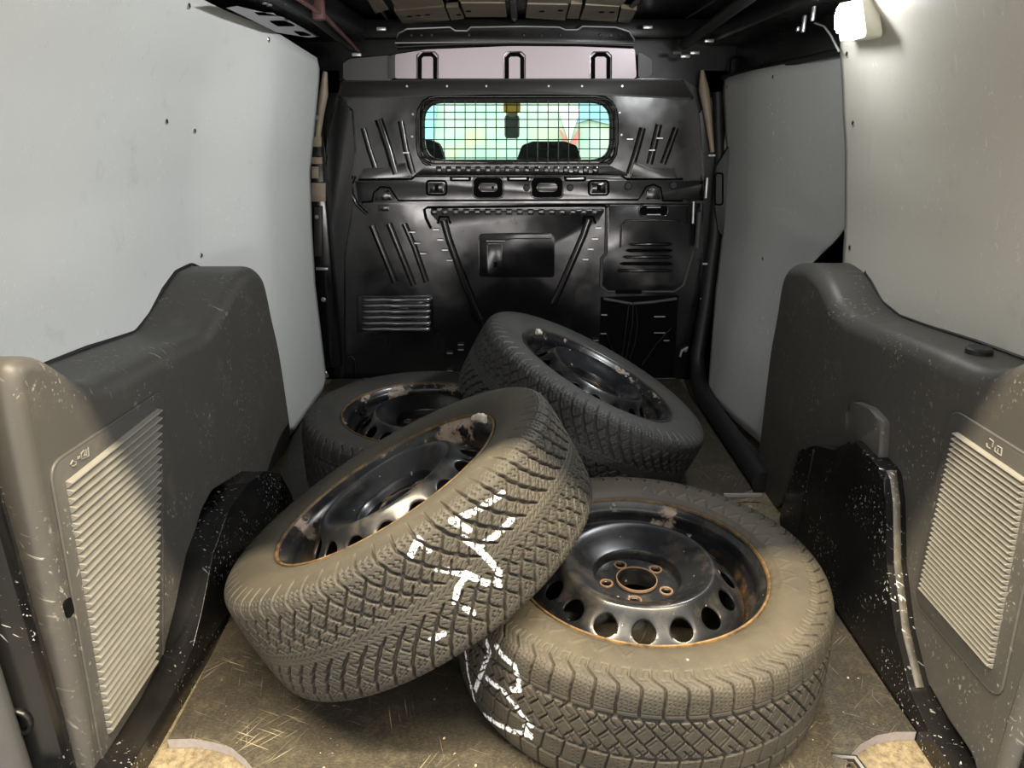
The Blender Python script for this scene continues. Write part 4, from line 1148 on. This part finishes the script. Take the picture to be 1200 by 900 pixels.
def wheel(label, lip, n, spin, tyre_me, tmat, rmat, edge_mat, edge_label, weight=None):
    n = Vector(n).normalized(); a = Vector((1, 0, 0)); a = (a - n * a.dot(n)).normalized(); b = n.cross(a)
    c = Vector(lip) - n * LIP
    M = Matrix(((a.x, b.x, n.x, c.x), (a.y, b.y, n.y, c.y), (a.z, b.z, n.z, c.z), (0, 0, 0, 1)))
    t = thing('car_wheel', label, 'wheel', M=M, group='steel car wheels with winter tyres')
    mesh_obj('tyre', tyre_me, tmat, t)
    rim = mesh_obj('rim_disc', rim_mesh('rim_disc', rim_disc_bm).copy(), rmat, t); rim.rotation_euler = (0, 0, spin)
    mesh_obj('rim_barrel', rim_mesh('rim_barrel', rim_barrel_bm).copy(), rmat, t)
    e = mesh_obj('rim_edge', rim_mesh('rim_edge', rim_edge_bm).copy(), edge_mat, t)
    if edge_label: e['label'] = edge_label
    bm = B(); add_lathe(bm, [(.0348, -.0395), (.0350, -.0374), (.0362, -.0374), (.0368, -.0385), (.0368, -.0455)], 64, LIP)
    h = obj('hub_ring', bm, M_HUBRUST, rim, local=True, label='rusty hub bore ring')
    for k in range(5):
        w = 2 * PI / 5 * (k + .5)
        bm = B(); add_tube(bm, [(.055 * math.cos(w) + .0105 * math.cos(2 * PI * j / 24), .055 * math.sin(w) + .0105 * math.sin(2 * PI * j / 24), LIP - .0445) for j in range(24)], .0022, 6, True)
        obj('bolt_seat', bm, M_HUBRUST, rim, local=True, angle=60)
    bm = B(); w = spin + 2.0
    add_tube(bm, [(.196 * math.cos(w), .196 * math.sin(w), LIP - .058), (.188 * math.cos(w), .188 * math.sin(w), LIP - .040), (.183 * math.cos(w), .183 * math.sin(w), LIP - .022)], [.006, .005, .004], 10)
    obj('valve_stem', bm, M_RUBBER, t, local=True, angle=60)
    for w, ln in (weight or []):
        bm = B()
        m = 8; rings = []
        for j in range(m + 1):
            q = w + ln * (j / m - .5)
            k = math.sin(PI * min(1, max(0, (j / m) * .9 + .05))) ** .35
            rings.append([bm.verts.new(((.214 + .009 * math.cos(x)) * math.cos(q), (.214 + .009 * math.cos(x)) * math.sin(q), LIP - .004 + .009 * k * math.sin(x) + .002 * math.sin(j * 2.3 + x))) for x in [2 * PI * i / 8 for i in range(8)]])
        for p_, q_ in zip(rings, rings[1:]):
            for i in range(8): bm.faces.new((p_[i], p_[(i + 1) % 8], q_[(i + 1) % 8], q_[i]))
        bm.faces.new(rings[0]); bm.faces.new(rings[-1][::-1])
        obj('balance_weight', bm, M_WEIGHT, t, local=True, angle=70, label='corroded balance weight')
    return t

PA = [[[-1.3008, .0711], [-1.2281, .0868], [-1.2125, .066]], [[-1.0673, .0806], [-1.0258, .0547]], [[-1.0351, .0778], [-.9449, .0693], [-.8816, .0675], [-.7991, .063]],
      [[-.8185, .0248], [-.928, .0226], [-1.0354, .0272], [-1.0661, .0508]], [[-1.0349, .0218], [-1.0208, .0003], [-1.0112, -.0239], [-1.0516, -.0385]],
      [[-1.225, .0377], [-1.1333, .0044], [-1.0939, -.0201], [-1.0441, -.0405]], [[-1.1333, .0044], [-1.2002, -.0036], [-1.2388, -.0191]], [[-1.2173, -.0352], [-1.2005, -.0486]], [[-1.4101, -.0478], [-1.3538, -.0495]]]
PB = [[[-2.7514, .0035], [-2.7163, -.0339], [-2.6609, -.078]], [[-2.5212, .0733], [-2.4904, .0623], [-2.5609, .0021], [-2.6351, -.0513]],
      [[-2.5095, .0071], [-2.3799, .0114], [-2.2943, -.0026], [-2.2163, -.0191]], [[-2.4455, .0791], [-2.3918, .0729], [-2.3181, .0703], [-2.295, .054], [-2.2834, .0353], [-2.3299, .0258]],
      [[-2.5497, -.0792], [-2.4224, -.0655], [-2.2938, -.0501], [-2.2157, -.0372]], [[-2.2485, -.0293], [-2.2155, -.0408]]]
def strokes_u(P, w):        # angles -> metres of circumference, angle taken in 0..2pi
    return [([((th % (2 * PI)) * .3255, t) for th, t in s], w) for s in P]

TA = tyre_mat('dusty_rubber_directional', (.012, .0118, .0115), (.070, .060, .043), .36, 1.0)
TB = tyre_mat('dusty_rubber_asymmetric', (.012, .0118, .0115), (.074, .061, .040), .36, 3.0)
TC = tyre_mat('grey_black_rubber', (.018, .018, .018), (.060, .058, .053), .40, 5.0)
TD = tyre_mat('dark_rubber', (.015, .015, .015), (.055, .052, .046), .38, 7.0)
RA = rim_mat('black_rim_enamel_flaking', 1.0, .22, .3)
RB = rim_mat('black_rim_enamel', 2.0, .0, .2)
RC = rim_mat('black_rim_enamel_chipped', 4.0, .32, .15)
RDm = rim_mat('black_rim_enamel_rusting', 6.0, .42, .2)

wheel('tilted wheel with white-marked V tread, leaning on the front right wheel', (-.225, 1.131, .322), (-.481, .069, .874), .3,
      tyre_mesh('tyre_directional', tread_v, 66, 1800, .00125, strokes_u(PA, .0050)), TA, RA, M_RUST, 'rusty rim edge', [(.50, .27)])
wheel('wheel lying flat at front right, rusty orange rim edge and white-marked block tread', (.223, 1.075, .197), (0, 0, 1), .1,
      tyre_mesh('tyre_asymmetric', tread_z, 62, 1800, .00125, strokes_u(PB, .0052), True), TB, RB, M_RUST, 'orange rusty rim edge')
wheel('dark wheel propped up at the back right with glossy black rim', (.226, 1.767, .309), (.455, -.008, .89), .5,
      tyre_mesh('tyre_directional_back', tread_v, 66, 1200, .0019), TC, RC, M_BLACKEDGE, None, [(2.5, .10)])
wheel('dark wheel lying flat at the back left, half hidden behind the tilted one', (-.238, 1.79, .1965), (0, 0, 1), .8,
      tyre_mesh('tyre_asymmetric_back', tread_z, 62, 900, .0024), TD, RDm, M_RUST, 'rusty rim edge')
